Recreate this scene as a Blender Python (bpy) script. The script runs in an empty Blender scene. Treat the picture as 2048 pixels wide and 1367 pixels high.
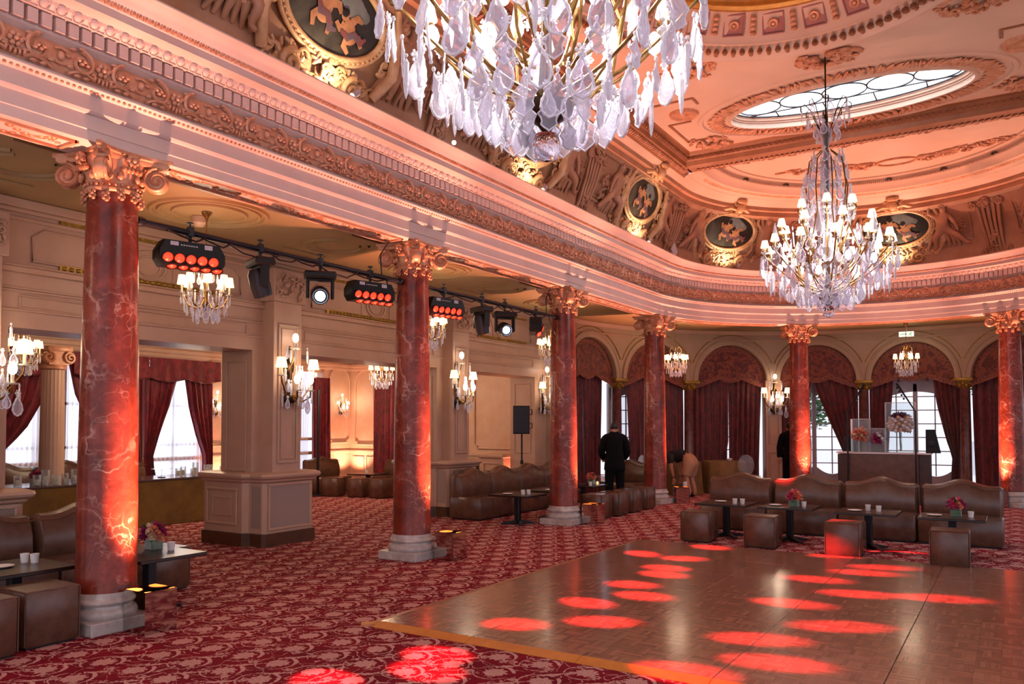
import bpy, math, random
from math import pi, sin, cos, sqrt, atan2, radians
from mathutils import Vector, Matrix
random.seed(7)
S = bpy.context.scene
COL = S.collection
# ---------------------------------------------------------------- camera, world, exposure
cd = bpy.data.cameras.new('camera'); cam = bpy.data.objects.new('camera', cd); COL.objects.link(cam)
cam.location = (2.0822, 0, 1.65); cam.rotation_euler = (pi/2+.0337, 0, .5594)
cd.sensor_width = 36; cd.lens = 1606.119*36/2048; cd.shift_y = (790.833-683.5)/2048; cd.clip_start = .05
S.camera = cam
S.view_settings.view_transform = 'Standard'; S.view_settings.look = 'None'
S.view_settings.gamma = 1; S.view_settings.use_curve_mapping = False
S.view_settings.exposure = 0.25
try:
    S.cycles.max_bounces = 7; S.cycles.diffuse_bounces = 3; S.cycles.glossy_bounces = 3
    S.cycles.transmission_bounces = 4; S.cycles.transparent_max_bounces = 14
    S.cycles.caustics_reflective = False; S.cycles.caustics_refractive = False
    S.cycles.sample_clamp_indirect = 4
except Exception: pass
W = bpy.data.worlds.new('daylight'); S.world = W; W.use_nodes = True
bg = W.node_tree.nodes['Background']; bg.inputs[0].default_value = (.86, .86, 1.0, 1); bg.inputs[1].default_value = 1.15
EN = dict(col=1050, ent=700, cove=6.5, pic=34, small=13, big=75, red=9000, salon=90, win=16, sky=160)
def lamp(kind, name, loc, energy, color, target=None, **k):
    d = bpy.data.lights.new(name, kind); d.energy = energy; d.color = color
    for a, b in k.items(): setattr(d, a, b)
    o = bpy.data.objects.new(name, d); COL.objects.link(o); o.location = loc
    if target is not None:
        o.rotation_euler = (Vector(target)-Vector(loc)).to_track_quat('-Z', 'Y').to_euler()
    return o
AMBER = (1.0, .37, .23); WARM = (1.0, .74, .50); SALMON = (1.0, .64, .48)

# ---------------------------------------------------------------- mesh builder
def rotz(a): return Matrix.Rotation(a, 4, 'Z')
def T(x, y=0, z=0): return Matrix.Translation((x, y, z))
def RX(a): return Matrix.Rotation(a, 4, 'X')
def RY(a): return Matrix.Rotation(a, 4, 'Y')
def SC(x, y=None, z=None):
    if y is None: y = z = x
    return Matrix.Diagonal((x, y, z, 1))
class MB:
    def __init__(s): s.v = []; s.f = []
    def add(s, v, f, M=None):
        n = len(s.v)
        s.v += [tuple(M @ Vector(p)) for p in v] if M is not None else [tuple(p) for p in v]
        s.f += [tuple(i+n for i in q) for q in f]; return s
    def box(s, x0, x1, y0, y1, z0, z1, M=None, b=0):
        if b <= 0:
            v = [(x, y, z) for z in (z0, z1) for y in (y0, y1) for x in (x0, x1)]
            return s.add(v, [(0, 2, 3, 1), (4, 5, 7, 6), (0, 1, 5, 4), (2, 6, 7, 3), (0, 4, 6, 2), (1, 3, 7, 5)], M)
        def ring(i, z): return [(x0+i, y0+b, z), (x0+b, y0+i, z), (x1-b, y0+i, z), (x1-i, y0+b, z), (x1-i, y1-b, z), (x1-b, y1-i, z), (x0+b, y1-i, z), (x0+i, y1-b, z)]
        return s.loft([ring(b*.7, z0), ring(0, z0+b), ring(0, z1-b), ring(b*.7, z1)], M, True, True)
    def loft(s, rings, M=None, closed=True, caps=True):
        n = len(rings[0]); v = [p for r in rings for p in r]; f = []
        for i in range(len(rings)-1):
            for j in range(n if closed else n-1):
                k = (j+1) % n
                f.append((i*n+j, i*n+k, (i+1)*n+k, (i+1)*n+j))
        if caps and closed:
            f.append(tuple(range(n))[::-1]); f.append(tuple((len(rings)-1)*n+j for j in range(n)))
        return s.add(v, f, M)
    def lathe(s, prof, n=20, M=None, caps=True, a0=0, a1=2*pi):
        full = abs(a1-a0-2*pi) < 1e-6
        m = n if full else n+1
        rings = [[(r*cos(a0+(a1-a0)*j/n), r*sin(a0+(a1-a0)*j/n), z) for j in range(m)] for r, z in prof]
        return s.loft(rings, M, full, caps)
    def ball(s, c, r, n=8, m=6, M=None):
        if not hasattr(r, '__len__'): r = (r, r, r)
        pr = [(max(1e-4, sin(pi*i/m)), -cos(pi*i/m)) for i in range(m+1)]
        return s.lathe(pr, n, (M if M is not None else Matrix()) @ T(*c) @ SC(*r), False)
    def tube(s, pts, r, n=6, M=None, caps=True):
        P = [Vector(p) for p in pts]; rings = []; up = None
        for i, p in enumerate(P):
            t = (P[min(i+1, len(P)-1)]-P[max(i-1, 0)])
            if t.length < 1e-9: t = Vector((0, 0, 1))
            t.normalize()
            if up is None:
                up = Vector((0, 0, 1)) if abs(t.z) < .9 else Vector((1, 0, 0))
            a = t.cross(up)
            if a.length < 1e-6: a = t.cross(Vector((.3, 1, .2)))
            a.normalize(); b = a.cross(t).normalized(); up = b
            rr = r[i] if hasattr(r, '__len__') else r
            rings.append([tuple(p+a*(rr*cos(2*pi*j/n))+b*(rr*sin(2*pi*j/n))) for j in range(n)])
        return s.loft(rings, M, True, caps)
    def prism(s, outline, h0, h1, M=None):
        n = len(outline)
        v = [(x, y, h0) for x, y in outline]+[(x, y, h1) for x, y in outline]
        f = [tuple(range(n))[::-1], tuple(range(n, 2*n))]+[(i, (i+1) % n, n+(i+1) % n, n+i) for i in range(n)]
        return s.add(v, f, M)
    def grid(s, fn, nu, nv, M=None):
        v = [fn(i/nu, j/nv) for j in range(nv+1) for i in range(nu+1)]
        f = [(j*(nu+1)+i, j*(nu+1)+i+1, (j+1)*(nu+1)+i+1, (j+1)*(nu+1)+i) for j in range(nv) for i in range(nu)]
        return s.add(v, f, M)
    def mesh(s, name, m, smooth=None):
        me = bpy.data.meshes.new(name); me.from_pydata(s.v, [], s.f); me.update()
        if m: me.materials.append(m)
        if smooth is not None:
            me.polygons.foreach_set('use_smooth', [True]*len(me.polygons))
            try: me.set_sharp_from_angle(angle=radians(smooth))
            except Exception: pass
        return me
    def obj(s, name, m, parent=None, smooth=None, loc=None):
        return link(name, s.mesh(name, m, smooth), parent, loc)
def link(name, me, parent=None, loc=None, M=None):
    o = bpy.data.objects.new(name, me); COL.objects.link(o)
    if parent: o.parent = parent
    if M is not None: o.matrix_local = M
    elif loc is not None: o.location = loc
    return o
def tag(o, label=None, cat=None, group=None, kind=None):
    if label: o['label'] = label
    if cat: o['category'] = cat
    if group: o['group'] = group
    if kind: o['kind'] = kind
    return o
def thing(name, label, cat, loc=(0, 0, 0), rz=0, group=None):
    o = bpy.data.objects.new(name, None); COL.objects.link(o); o.location = loc; o.rotation_euler = (0, 0, rz)
    o.empty_display_size = .1
    return tag(o, label, cat, group)
def dup(root, loc, rz=None, label=None, group=None, scale=None):
    r = root.copy(); COL.objects.link(r); r.location = loc
    if rz is not None: r.rotation_euler = (0, 0, rz)
    if scale: r.scale = scale
    if label: r['label'] = label
    if group: r['group'] = group
    for ch in KIDS(root):
        c = ch.copy(); COL.objects.link(c); c.parent = r
        for g in KIDS(ch):
            d = g.copy(); COL.objects.link(d); d.parent = c
    return r
def KIDS(o): return [c for c in o.children]
def structure(o): o['kind'] = 'structure'; return o

# ---------------------------------------------------------------- materials
def lin(h):
    c = [int(h[i:i+2], 16)/255 for i in (0, 2, 4)]
    return tuple((x/12.92 if x <= .04045 else ((x+.055)/1.055)**2.4) for x in c)+(1,)
class NT:
    def __init__(s, name):
        s.m = bpy.data.materials.new(name); s.m.use_nodes = True; s.t = s.m.node_tree
        s.b = s.t.nodes['Principled BSDF']; s.out = s.t.nodes['Material Output']
    def n(s, typ, **k):
        nd = s.t.nodes.new('ShaderNode'+typ)
        for a, b in k.items():
            if a.startswith('i_'):
                key = a[2:]; key = int(key) if key.isdigit() else key.replace('_', ' ')
                s.put(nd.inputs[key], b)
            else: setattr(nd, a, b)
        return nd
    def put(s, sock, val):
        if hasattr(val, 'is_linked') or isinstance(val, bpy.types.NodeSocket): s.t.links.new(val, sock)
        else: sock.default_value = val
    def math(s, op, a, b=0.0, c=None):
        nd = s.t.nodes.new('ShaderNodeMath'); nd.operation = op
        s.put(nd.inputs[0], a); s.put(nd.inputs[1], b)
        if c is not None: s.put(nd.inputs[2], c)
        return nd.outputs[0]
    def mix(s, fac, a, b, mode='MIX'):
        nd = s.t.nodes.new('ShaderNodeMix'); nd.data_type = 'RGBA'; nd.blend_type = mode
        s.put(nd.inputs[0], fac); s.put(nd.inputs[6], a); s.put(nd.inputs[7], b); return nd.outputs[2]
    def ramp(s, fac, *stops):
        nd = s.t.nodes.new('ShaderNodeValToRGB'); s.t.links.new(fac, nd.inputs[0]); e = nd.color_ramp.elements
        while len(e) < len(stops): e.new(.5)
        for i, (p, c) in enumerate(stops): e[i].position = p; e[i].color = c if hasattr(c, '__len__') else (c, c, c, 1)
        return nd.outputs[0]
    def coord(s, kind='Object', scale=None):
        o = s.n('TexCoord').outputs[kind]
        if scale is None: return o
        mp = s.n('Mapping'); mp.inputs['Scale'].default_value = scale if hasattr(scale, '__len__') else (scale,)*3
        s.t.links.new(o, mp.inputs[0]); return mp.outputs[0]
    def noise(s, vec, scale, detail=4, rough=.6, dist=0):
        nd = s.n('TexNoise'); s.t.links.new(vec, nd.inputs['Vector']); nd.inputs['Scale'].default_value = scale
        nd.inputs['Detail'].default_value = detail; nd.inputs['Roughness'].default_value = rough
        nd.inputs['Distortion'].default_value = dist; return nd.outputs[0]
    def bump(s, h, strength=.3, dist=.01):
        nd = s.n('Bump'); nd.inputs['Strength'].default_value = strength; nd.inputs['Distance'].default_value = dist
        s.t.links.new(h, nd.inputs['Height']); s.t.links.new(nd.outputs[0], s.b.inputs['Normal'])
    def set(s, **k):
        for a, b in k.items(): s.put(s.b.inputs[a.replace('_', ' ')], b)
        return s
def pm(name, c, c2=None, scale=6, rough=.5, metal=0, bump=0, bscale=None, spec=.5, coat=0):
    t = NT(name); t.set(Roughness=rough, Metallic=metal); t.b.inputs['Specular IOR Level'].default_value = spec
    if coat: t.b.inputs['Coat Weight'].default_value = coat
    v = t.coord()
    c = lin(c) if isinstance(c, str) else c
    c2 = c if c2 is None else (lin(c2) if isinstance(c2, str) else c2)
    nz = t.noise(v, scale, 5)
    t.put(t.b.inputs['Base Color'], t.mix(t.ramp(nz, (.35, 0.), (.65, 1.)), c, c2))
    if bump: t.bump(t.noise(v, bscale or scale*6, 3), bump, .01)
    return t.m
def emit(name, c, strength, base=None):
    t = NT(name); t.set(Base_Color=lin(c), Emission_Color=lin(c), Emission_Strength=strength, Roughness=.4); return t.m
M_CREAM = pm('cream_paint', 'c4a08a', 'bc957e', 2, .45, bump=.05)
M_PLASTER = pm('stucco_plaster', 'dcb9a0', 'd2a98c', 3, .5, bump=.12, bscale=30)
M_ENT = pm('pale_plaster', 'dcc6c0', 'd4bab4', 2, .42, bump=.05)
M_COVE = pm('cove_stucco', 'bc8c70', 'aa7858', 3, .5, bump=.15, bscale=30)
M_MOULD = pm('ceiling_moulding', 'a06a48', '8e5a3c', 4, .45, .08)
M_GILT = pm('gilded_plaster', 'd49c7c', 'b87854', 8, .4, .12, bump=.2, bscale=40)
M_GOLDLINE = pm('gold_line', 'b08a3c', '8c6a28', 20, .35, .5)
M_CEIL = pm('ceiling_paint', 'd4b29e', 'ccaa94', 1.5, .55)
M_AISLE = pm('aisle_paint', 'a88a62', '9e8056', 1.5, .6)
M_FRIEZE_LIT = pm('gilded_frieze_lit', 'e2ac90', 'd09474', 8, .4, .1, bump=.15, bscale=40)  # lighter copy of the gilt, with the uplight brightness put into the colour
M_ARCH = pm('arch_wall_paint', 'b3967c', 'a98c70', 2, .5)
M_WHITEMARBLE = pm('white_marble', 'cfc6c0', 'a89c98', 7, .3, bump=.1)
M_SKIRT = pm('dark_skirting', '5a3a24', '482c1a', 6, .4)
M_LEATHER = pm('brown_leather', '684839', '5a3c2f', 9, .25, bump=.12, bscale=160)
M_LEATHER2 = pm('dark_leather', '4a3026', '3c261e', 9, .38, bump=.12, bscale=160)
M_BLACKWOOD = pm('dark_wood', '2a1a18', '1e1210', 12, .28)
M_BLACK = pm('black_metal', '14121a', '1c1a22', 10, .42, .3)
M_BLACKPLASTIC = pm('black_plastic', '0b0a0c', '0f0d10', 10, .5, spec=.3)
M_BRASS = pm('aged_brass', 'a8824a', '7c5a2c', 14, .3, .85)
M_BRONZE = pm('dark_bronze', '4a3420', '35240f', 14, .38, .8)
M_WHITE = pm('white_ceramic', 'efe8e4', 'e6dcd8', 10, .3)
M_CANDLE = pm('ivory_wax', 'f0e4cc', 'e8d8ba', 10, .5)
M_GOLDCLOTH = pm('gold_cloth', '8a6a22', '745618', 4, .5, bump=.1, bscale=80)
M_OLIVECLOTH = pm('olive_cloth', '7c5c30', '6c4e28', 4, .7, bump=.1, bscale=80)
M_MIRROR = pm('mirror_steel', 'c8c0bc', 'c0b6b2', 3, .06, 1)
M_TRIMWOOD = pm('pale_wood_edge', 'b07850', 'a06a44', 10, .4)
M_YELLOWTRIM = pm('amber_edge_strip', 'cf8436', 'c4762c', 10, .4)
M_SKIN = pm('skin', 'b98468', 'a87458', 20, .5)
M_SUIT = pm('navy_suit', '09080d', '07060a', 30, .9, spec=.2)
M_TEE = pm('black_tee', '18161a', '121014', 30, .85)
M_SHORTS = pm('khaki_cloth', 'b08868', 'a07858', 20, .8)
M_HAIR = pm('dark_hair', '1c120e', '120a08', 60, .5)
M_LEAF = pm('leaf_green', '4c7a3c', '2e5a2a', 20, .5)
M_BULB = emit('lit_bulb', 'fff4e0', 9)
M_SHADE = emit('lit_lampshade', 'ffe6b4', 1.5)
M_WSHADE = emit('cool_lampshade', 'fff0d6', 1.0)
M_REDLENS = emit('red_lens', 'ff2a16', 3.2)
M_WHITELENS = emit('white_lens', 'e8f0ff', 14)
M_FLAME = emit('candle_glow', 'ffb060', 4)
M_STICKER = pm('white_sticker', 'c9bfc4', 'b4aab0', 30, .5)
M_EXITG = emit('exit_green', '2f8a3a', .6); M_EXITW = emit('exit_white', 'f4ffe8', .8)
def glass_mat(name, tint, edge, rough=.08, minf=.12):
    # thin cut glass: clear face-on, bright rim at grazing angles
    t = NT(name); tr = t.n('BsdfTransparent'); tr.inputs[0].default_value = tint
    t.set(Base_Color=edge, Roughness=rough, Metallic=0.0); t.b.inputs['Specular IOR Level'].default_value = 1.0
    if minf > .1: t.bump(t.noise(t.coord('Object'), 55, 2, .5), .55, .02)
    lw = t.n('LayerWeight'); lw.inputs[0].default_value = .45
    f = t.math('ADD', t.math('MULTIPLY', lw.outputs['Facing'], 1-minf), minf)
    mx = t.n('MixShader'); t.t.links.new(f, mx.inputs[0]); t.t.links.new(tr.outputs[0], mx.inputs[1]); t.t.links.new(t.b.outputs[0], mx.inputs[2])
    t.t.links.new(mx.outputs[0], t.out.inputs[0]); return t.m
M_CRYSTAL = glass_mat('cut_crystal', (.96, .93, .98, 1), (.92, .90, 1.0, 1), .05, .12)
M_BEAD = glass_mat('crystal_bead', (.96, .95, .99, 1), (.97, .95, 1.0, 1), .04, .5)
M_GLASS = glass_mat('clear_glass', (.95, .97, .97, 1), (.85, .88, .9, 1), .03, .06)
M_GREENGLASS = glass_mat('window_glass', (.97, .98, .98, 1), (.6, .65, .68, 1), .03, .03)
def marble():
    t = NT('red_marble'); v = t.coord()
    n1 = t.noise(v, 2.2, 7, .62, .6); n2 = t.noise(v, 9, 6, .65, .8)
    base = t.ramp(n1, (.28, lin('4c1a12')), (.45, lin('80301f')), (.6, lin('9a4230')), (.75, lin('b4684e')))
    base = t.mix(t.ramp(n2, (.4, 0.), (.72, .75)), base, lin('5a2018'))
    dn = t.n('TexNoise'); t.t.links.new(v, dn.inputs['Vector']); dn.inputs['Scale'].default_value = 3.4; dn.inputs['Detail'].default_value = 5
    vv = t.n('VectorMath', operation='MULTIPLY_ADD'); t.t.links.new(dn.outputs['Color'], vv.inputs[0]); vv.inputs[1].default_value = (.55, .55, .55); t.t.links.new(v, vv.inputs[2])
    for sc, w, amt in ((2.0, .018, .85), (5.5, .02, .5)):
        vo = t.n('TexVoronoi', feature='DISTANCE_TO_EDGE'); t.t.links.new(vv.outputs[0], vo.inputs['Vector']); vo.inputs['Scale'].default_value = sc
        msk = t.math('MULTIPLY', t.ramp(vo.outputs[0], (0., 1.), (w*2, 0.)), t.ramp(t.noise(v, 1.7+sc*.3, 3), (.45, 0.), (.62, 1.)))
        base = t.mix(t.math('MULTIPLY', msk, amt), base, lin('cc9c8a'))
    n3 = t.noise(v, 4.5, 8, .7, 1.2)
    base = t.mix(t.ramp(n3, (.62, 0.), (.72, .7)), base, lin('c08878'))
    t.put(t.b.inputs['Base Color'], base); t.set(Roughness=.3); t.b.inputs['Specular IOR Level'].default_value = .32; t.b.inputs['Coat Weight'].default_value = .06
    return t.m
M_MARBLE = marble()
def carpet():
    t = NT('damask_carpet'); v = t.coord()
    sep = t.n('SeparateXYZ'); t.t.links.new(v, sep.inputs[0]); X, Y = sep.outputs[0], sep.outputs[1]
    warp = t.noise(v, 3.0, 2); wf = t.noise(v, 42, 3, .6)
    def cells(px, py, ox, oy, sh):
        row = t.math('FLOOR', t.math('DIVIDE', t.math('ADD', Y, oy), py))
        xo = t.math('ADD', t.math('ADD', X, ox), t.math('MULTIPLY', row, sh))
        lx = t.math('SUBTRACT', t.math('MULTIPLY', t.math('FRACT', t.math('DIVIDE', xo, px)), px), px/2)
        ly = t.math('SUBTRACT', t.math('MULTIPLY', t.math('FRACT', t.math('DIVIDE', t.math('ADD', Y, oy), py)), py), py/2)
        return lx, ly
    def polar(lx, ly):
        r = t.math('SQRT', t.math('ADD', t.math('MULTIPLY', lx, lx), t.math('MULTIPLY', ly, ly)))
        return r, t.math('ARCTAN2', ly, lx)
    def band(r, r0, w, soft=.006):
        d = t.math('ABSOLUTE', t.math('SUBTRACT', r, r0))
        return t.math('SUBTRACT', 1.0, t.math('SMOOTH_MIN', t.math('MAXIMUM', t.math('DIVIDE', t.math('SUBTRACT', d, w), soft), 0.0), 1.0, .02))
    P, Q = .345, .31
    lx, ly = cells(P, Q, 0, 0, P*.5)
    r, a = polar(lx, ly)
    # flower head with ragged petals and darker specks
    edge = t.math('ADD', .076, t.math('MULTIPLY', t.math('SINE', t.math('MULTIPLY', a, 9.0)), .009))
    edge = t.math('ADD', edge, t.math('MULTIPLY', t.math('SUBTRACT', wf, .5), .075))
    flower = t.math('LESS_THAN', r, edge)
    petals = t.math('GREATER_THAN', t.math('SINE', t.math('ADD', t.math('MULTIPLY', a, 8.0), t.math('MULTIPLY', r, 170.0))), -.72)
    speck = t.math('GREATER_THAN', t.math('ADD', t.noise(v, 75, 2), t.math('MULTIPLY', petals, .12)), .5)
    flower = t.math('MULTIPLY', flower, t.math('ADD', t.math('MULTIPLY', speck, .5), .5))
    # scrolling tendril ring whose width swells like a leaf
    rr = t.math('ADD', r, t.math('MULTIPLY', t.math('SINE', t.math('ADD', a, 1.1)), .014))
    wid = t.math('ADD', .005, t.math('MULTIPLY', t.math('POWER', t.math('MAXIMUM', t.math('SINE', t.math('ADD', a, .6)), 0.0), 3.0), .010))
    wid = t.math('ADD', wid, t.math('MULTIPLY', t.math('SUBTRACT', wf, .5), .03))
    ring = t.math('LESS_THAN', t.math('ABSOLUTE', t.math('SUBTRACT', rr, .136)), wid)
    # acanthus leaves in the gaps
    gx, gy = cells(P, Q, P*.5, Q*.5, P*.5)
    g2x = t.math('SUBTRACT', gx, t.math('MULTIPLY', gy, .9))
    gr = t.math('ADD', t.math('ABSOLUTE', t.math('MULTIPLY', g2x, 2.1)), t.math('ABSOLUTE', t.math('MULTIPLY', gy, .55)))
    leaf = t.math('LESS_THAN', gr, t.math('ADD', .036, t.math('MULTIPLY', t.math('SUBTRACT', wf, .42), .26)))
    hx, hy = cells(P*.5, Q, P*.25, Q*.2, P*.25)
    hr, ha = polar(hx, hy)
    bud = t.math('LESS_THAN', hr, t.math('ADD', .02, t.math('MULTIPLY', t.math('SUBTRACT', wf, .45), .2)))
    vn = t.noise(v, 5.2, 1, .5, 1.2); vw = t.math('ADD', .007, t.math('MULTIPLY', t.math('SUBTRACT', wf, .45), .06))
    vine = t.math('MULTIPLY', t.math('LESS_THAN', t.math('ABSOLUTE', t.math('SUBTRACT', vn, .5)), vw), t.math('GREATER_THAN', r, .105))
    ring = t.math('MAXIMUM', t.math('MULTIPLY', ring, t.math('GREATER_THAN', t.noise(v, 7.0, 1), .43)), vine)
    pat = t.math('MAXIMUM', t.math('MAXIMUM', flower, ring), t.math('MAXIMUM', leaf, t.math('MULTIPLY', bud, .85)))
    pile = t.noise(v, 240, 2)
    red = t.mix(t.ramp(warp, (.35, 0.), (.65, 1.)), lin('800c22'), lin('6a081c'))
    tan = t.mix(pile, lin('b88880'), lin('d0a49c'))
    t.put(t.b.inputs['Base Color'], t.mix(pat, red, tan)); t.set(Roughness=.95)
    t.b.inputs['Specular IOR Level'].default_value = .15
    t.bump(t.math('ADD', t.math('MULTIPLY', pat, .5), pile), .25, .004); return t.m
M_CARPET = carpet()
def parquet():
    t = NT('mosaic_parquet'); v = t.coord()
    sep = t.n('SeparateXYZ'); t.t.links.new(v, sep.inputs[0]); X, Y = sep.outputs[0], sep.outputs[1]
    bs = .152
    ix = t.math('FLOOR', t.math('DIVIDE', X, bs)); iy = t.math('FLOOR', t.math('DIVIDE', Y, bs))
    par = t.math('MODULO', t.math('ABSOLUTE', t.math('ADD', ix, iy)), 2.0)
    u = t.math('ADD', t.math('MULTIPLY', par, X), t.math('MULTIPLY', t.math('SUBTRACT', 1.0, par), Y))
    w = t.math('ADD', t.math('MULTIPLY', par, Y), t.math('MULTIPLY', t.math('SUBTRACT', 1.0, par), X))
    st = t.math('FLOOR', t.math('DIVIDE', u, bs/5))
    cv = t.n('CombineXYZ'); t.put(cv.inputs[0], st); t.put(cv.inputs[1], ix); t.put(cv.inputs[2], iy)
    wn = t.n('TexWhiteNoise'); t.t.links.new(cv.outputs[0], wn.inputs[0])
    gv = t.n('CombineXYZ'); t.put(gv.inputs[0], t.math('MULTIPLY', u, 60.0)); t.put(gv.inputs[1], t.math('MULTIPLY', w, 6.0)); t.put(gv.inputs[2], st)
    gr = t.noise(gv.outputs[0], 1.0, 4)
    c = t.ramp(t.math('ADD', t.math('MULTIPLY', wn.outputs[0], .6), t.math('MULTIPLY', gr, .4)), (.15, lin('74503e')), (.5, lin('8e6450')), (.85, lin('a0745c')))
    fu = t.math('FRACT', t.math('DIVIDE', u, bs/5)); fx = t.math('FRACT', t.math('DIVIDE', X, bs)); fy = t.math('FRACT', t.math('DIVIDE', Y, bs))
    ed = t.math('MINIMUM', t.math('MULTIPLY', t.math('MINIMUM', fu, t.math('SUBTRACT', 1.0, fu)), .5), t.math('MINIMUM', t.math('MINIMUM', fx, t.math('SUBTRACT', 1.0, fx)), t.math('MINIMUM', fy, t.math('SUBTRACT', 1.0, fy))))
    c = t.mix(t.ramp(ed, (0., .3), (.03, 0.)), c, lin('4a3024'))
    t.put(t.b.inputs['Base Color'], c); t.set(Roughness=t.math('ADD', .17, t.math('MULTIPLY', gr, .14)))
    t.b.inputs['Coat Weight'].default_value = .3; t.b.inputs['Coat Roughness'].default_value = .12
    t.bump(t.ramp(ed, (0., 0.), (.03, 1.)), .06, .002); return t.m
M_PARQUET = parquet()
def brocade(name, dark, light, sx=7, sz=4, spots=False):
    t = NT(name); v = t.coord('Object', (sx, sx, sz))
    n = t.noise(v, 1.0, 3, .55, 1.4); wv = t.noise(t.coord('Object', (60, 60, 6)), 1, 2)
    c = t.mix(t.ramp(n, (.47, 0.), (.53, 1.)), lin(dark), lin(light))
    c = t.mix(t.math('MULTIPLY', wv, .35), c, lin(dark))
    t.put(t.b.inputs['Base Color'], c); t.set(Roughness=.6); t.b.inputs['Sheen Weight'].default_value = .3
    return t.m
M_CURTAIN = brocade('wine_brocade', '52101a', '74201e')
M_VALANCE = brocade('patterned_valance', '5c1a18', '8c4028', 6, 6)
M_SALONCUR = brocade('crimson_brocade', '6a0c1e', '8a1c2a', 6, 3)
def sheer():
    t = NT('sheer_voile'); tr = t.n('BsdfTranslucent'); tr.inputs[0].default_value = (.92, .93, 1, 1)
    tp = t.n('BsdfTransparent'); m1 = t.n('MixShader'); m1.inputs[0].default_value = .35
    t.t.links.new(tr.outputs[0], m1.inputs[1]); t.t.links.new(tp.outputs[0], m1.inputs[2]); t.t.links.new(m1.outputs[0], t.out.inputs[0]); return t.m
M_SHEER = sheer()
def skyglass():
    t = NT('obscured_glass'); v = t.coord()
    tr = t.n('BsdfTranslucent'); tr.inputs[0].default_value = (.93, .95, .97, 1)
    tp = t.n('BsdfTransparent'); tp.inputs[0].default_value = (.9, .93, .95, 1)
    m1 = t.n('MixShader'); t.t.links.new(t.ramp(t.noise(v, 9, 4), (.3, .35), (.7, .7)), m1.inputs[0])
    t.t.links.new(tr.outputs[0], m1.inputs[1]); t.t.links.new(tp.outputs[0], m1.inputs[2]); t.t.links.new(m1.outputs[0], t.out.inputs[0]); return t.m
M_SKYGLASS = skyglass()
def painted(name, cols, scale=2.2):
    t = NT(name); n = t.noise(t.coord(), scale, 6, .6, .8)
    t.put(t.b.inputs['Base Color'], t.ramp(n, *[(p, lin(c)) for p, c in cols])); t.set(Roughness=.5); return t.m
M_DOMEPAINT = painted('painted_sky', ((.3, '2c2024'), (.48, '4e3a3c'), (.6, '6e5456'), (.75, '8a7068')), .9)
M_CANVAS = painted('dark_canvas', ((.3, '120c08'), (.5, '241a12'), (.64, '463e34'), (.78, '6e6a62')), 2.0)
M_FLESH = pm('painted_flesh', 'b9805c', '9a6444', 12, .55)
# ================================================================ setting
WH, YC = 4.23, 15.0                     # half width of the hall, centre of the apse
LS = 18.0; LA = pi*WH
def P(s, d=0.0):                        # point, inward normal and tangent at arc length s, offset d towards the axis
    if s < LS: return Vector((-WH+d, -3+s, 0)), Vector((1, 0, 0)), Vector((0, 1, 0))
    if s < LS+LA:
        a = pi-(s-LS)/WH; n = Vector((-cos(a), -sin(a), 0))
        return Vector((WH*cos(a), YC+WH*sin(a), 0))+n*d, n, Vector((sin(a), -cos(a), 0))
    return Vector((WH-d, YC-(s-LS-LA), 0)), Vector((-1, 0, 0)), Vector((0, -1, 0))
def samples(s0, s1, ds=.27):
    out = [s0]
    for k in range(int(LA/ds)+1):
        q = LS+LA*k/int(LA/ds)
        if s0 < q < s1: out.append(q)
    return out+[s1]
def sweep(prof, s0, s1, ds=.27):
    m = MB(); m.loft([[tuple(P(s, d)[0]+Vector((0, 0, z))) for d, z in prof] for s in samples(s0, s1, ds)], None, False, False); return m
def frame(s, d, z, tilt=0):             # local x along tangent, y outwards to the room (inward normal), z up
    p, n, t = P(s, d); up = Vector((0, 0, 1))
    M = Matrix(((t.x, n.x, 0, p.x), (t.y, n.y, 0, p.y), (0, 0, 1, z), (0, 0, 0, 1)))
    return M @ RX(tilt)
SEND = LS+LA+18
floor = structure(MB().box(-13.2, 9, -3, 23.5, -.1, 0).obj('floor', M_CARPET))
# --- dance floor: panels of mosaic parquet with ramped edge strips
df = thing('dance_floor', 'glossy brown parquet dance floor laid on the red carpet, spotted with red light', 'dance floor', (0, 0, 0))
PX = [-2.36, -1.44, -.51, .42, 1.36, 2.29, 3.22, 4.15]; PY = [5.06, 5.86, 6.79, 7.62, 8.55, 9.48, 10.5]
pan = MB().box(.003, .927, .003, .927, 0, .028, None, .004)
for i in range(len(PX)-1):
    for j in range(len(PY)-1):
        w, h = PX[i+1]-PX[i], PY[j+1]-PY[j]
        link('floor_panel', MB().box(PX[i]+.002, PX[i+1]-.002, PY[j]+.002, PY[j+1]-.002, 0, .028, None, .003).mesh('floor_panel', M_PARQUET), df)
def wedge(p0, p1, out, w, h=.028):
    a, b, o = Vector(p0), Vector(p1), Vector(out); d = (b-a).normalized()*.002; a = a+d; b = b-d
    m = MB(); return m.loft([[tuple(q), tuple(q+o*w), tuple(q+o*w+Vector((0, 0, .004))), tuple(q+Vector((0, 0, h)))] for q in (a, b)])
for i in range(len(PX)-1): wedge((PX[i], 5.06, 0), (PX[i+1], 5.06, 0), (0, -1, 0), .105).obj('edge_strip', M_YELLOWTRIM, df)['label'] = 'amber painted front edge strip'
for j in range(len(PY)-1): wedge((PX[0], PY[j], 0), (PX[0], PY[j+1], 0), (-1, 0, 0), .11).obj('edge_strip', M_TRIMWOOD, df)
wedge((PX[0], 5.06, 0), (PX[0]-.11, 4.955, 0), (0, -1, 0), .01).obj('edge_strip', M_YELLOWTRIM, df)

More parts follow.
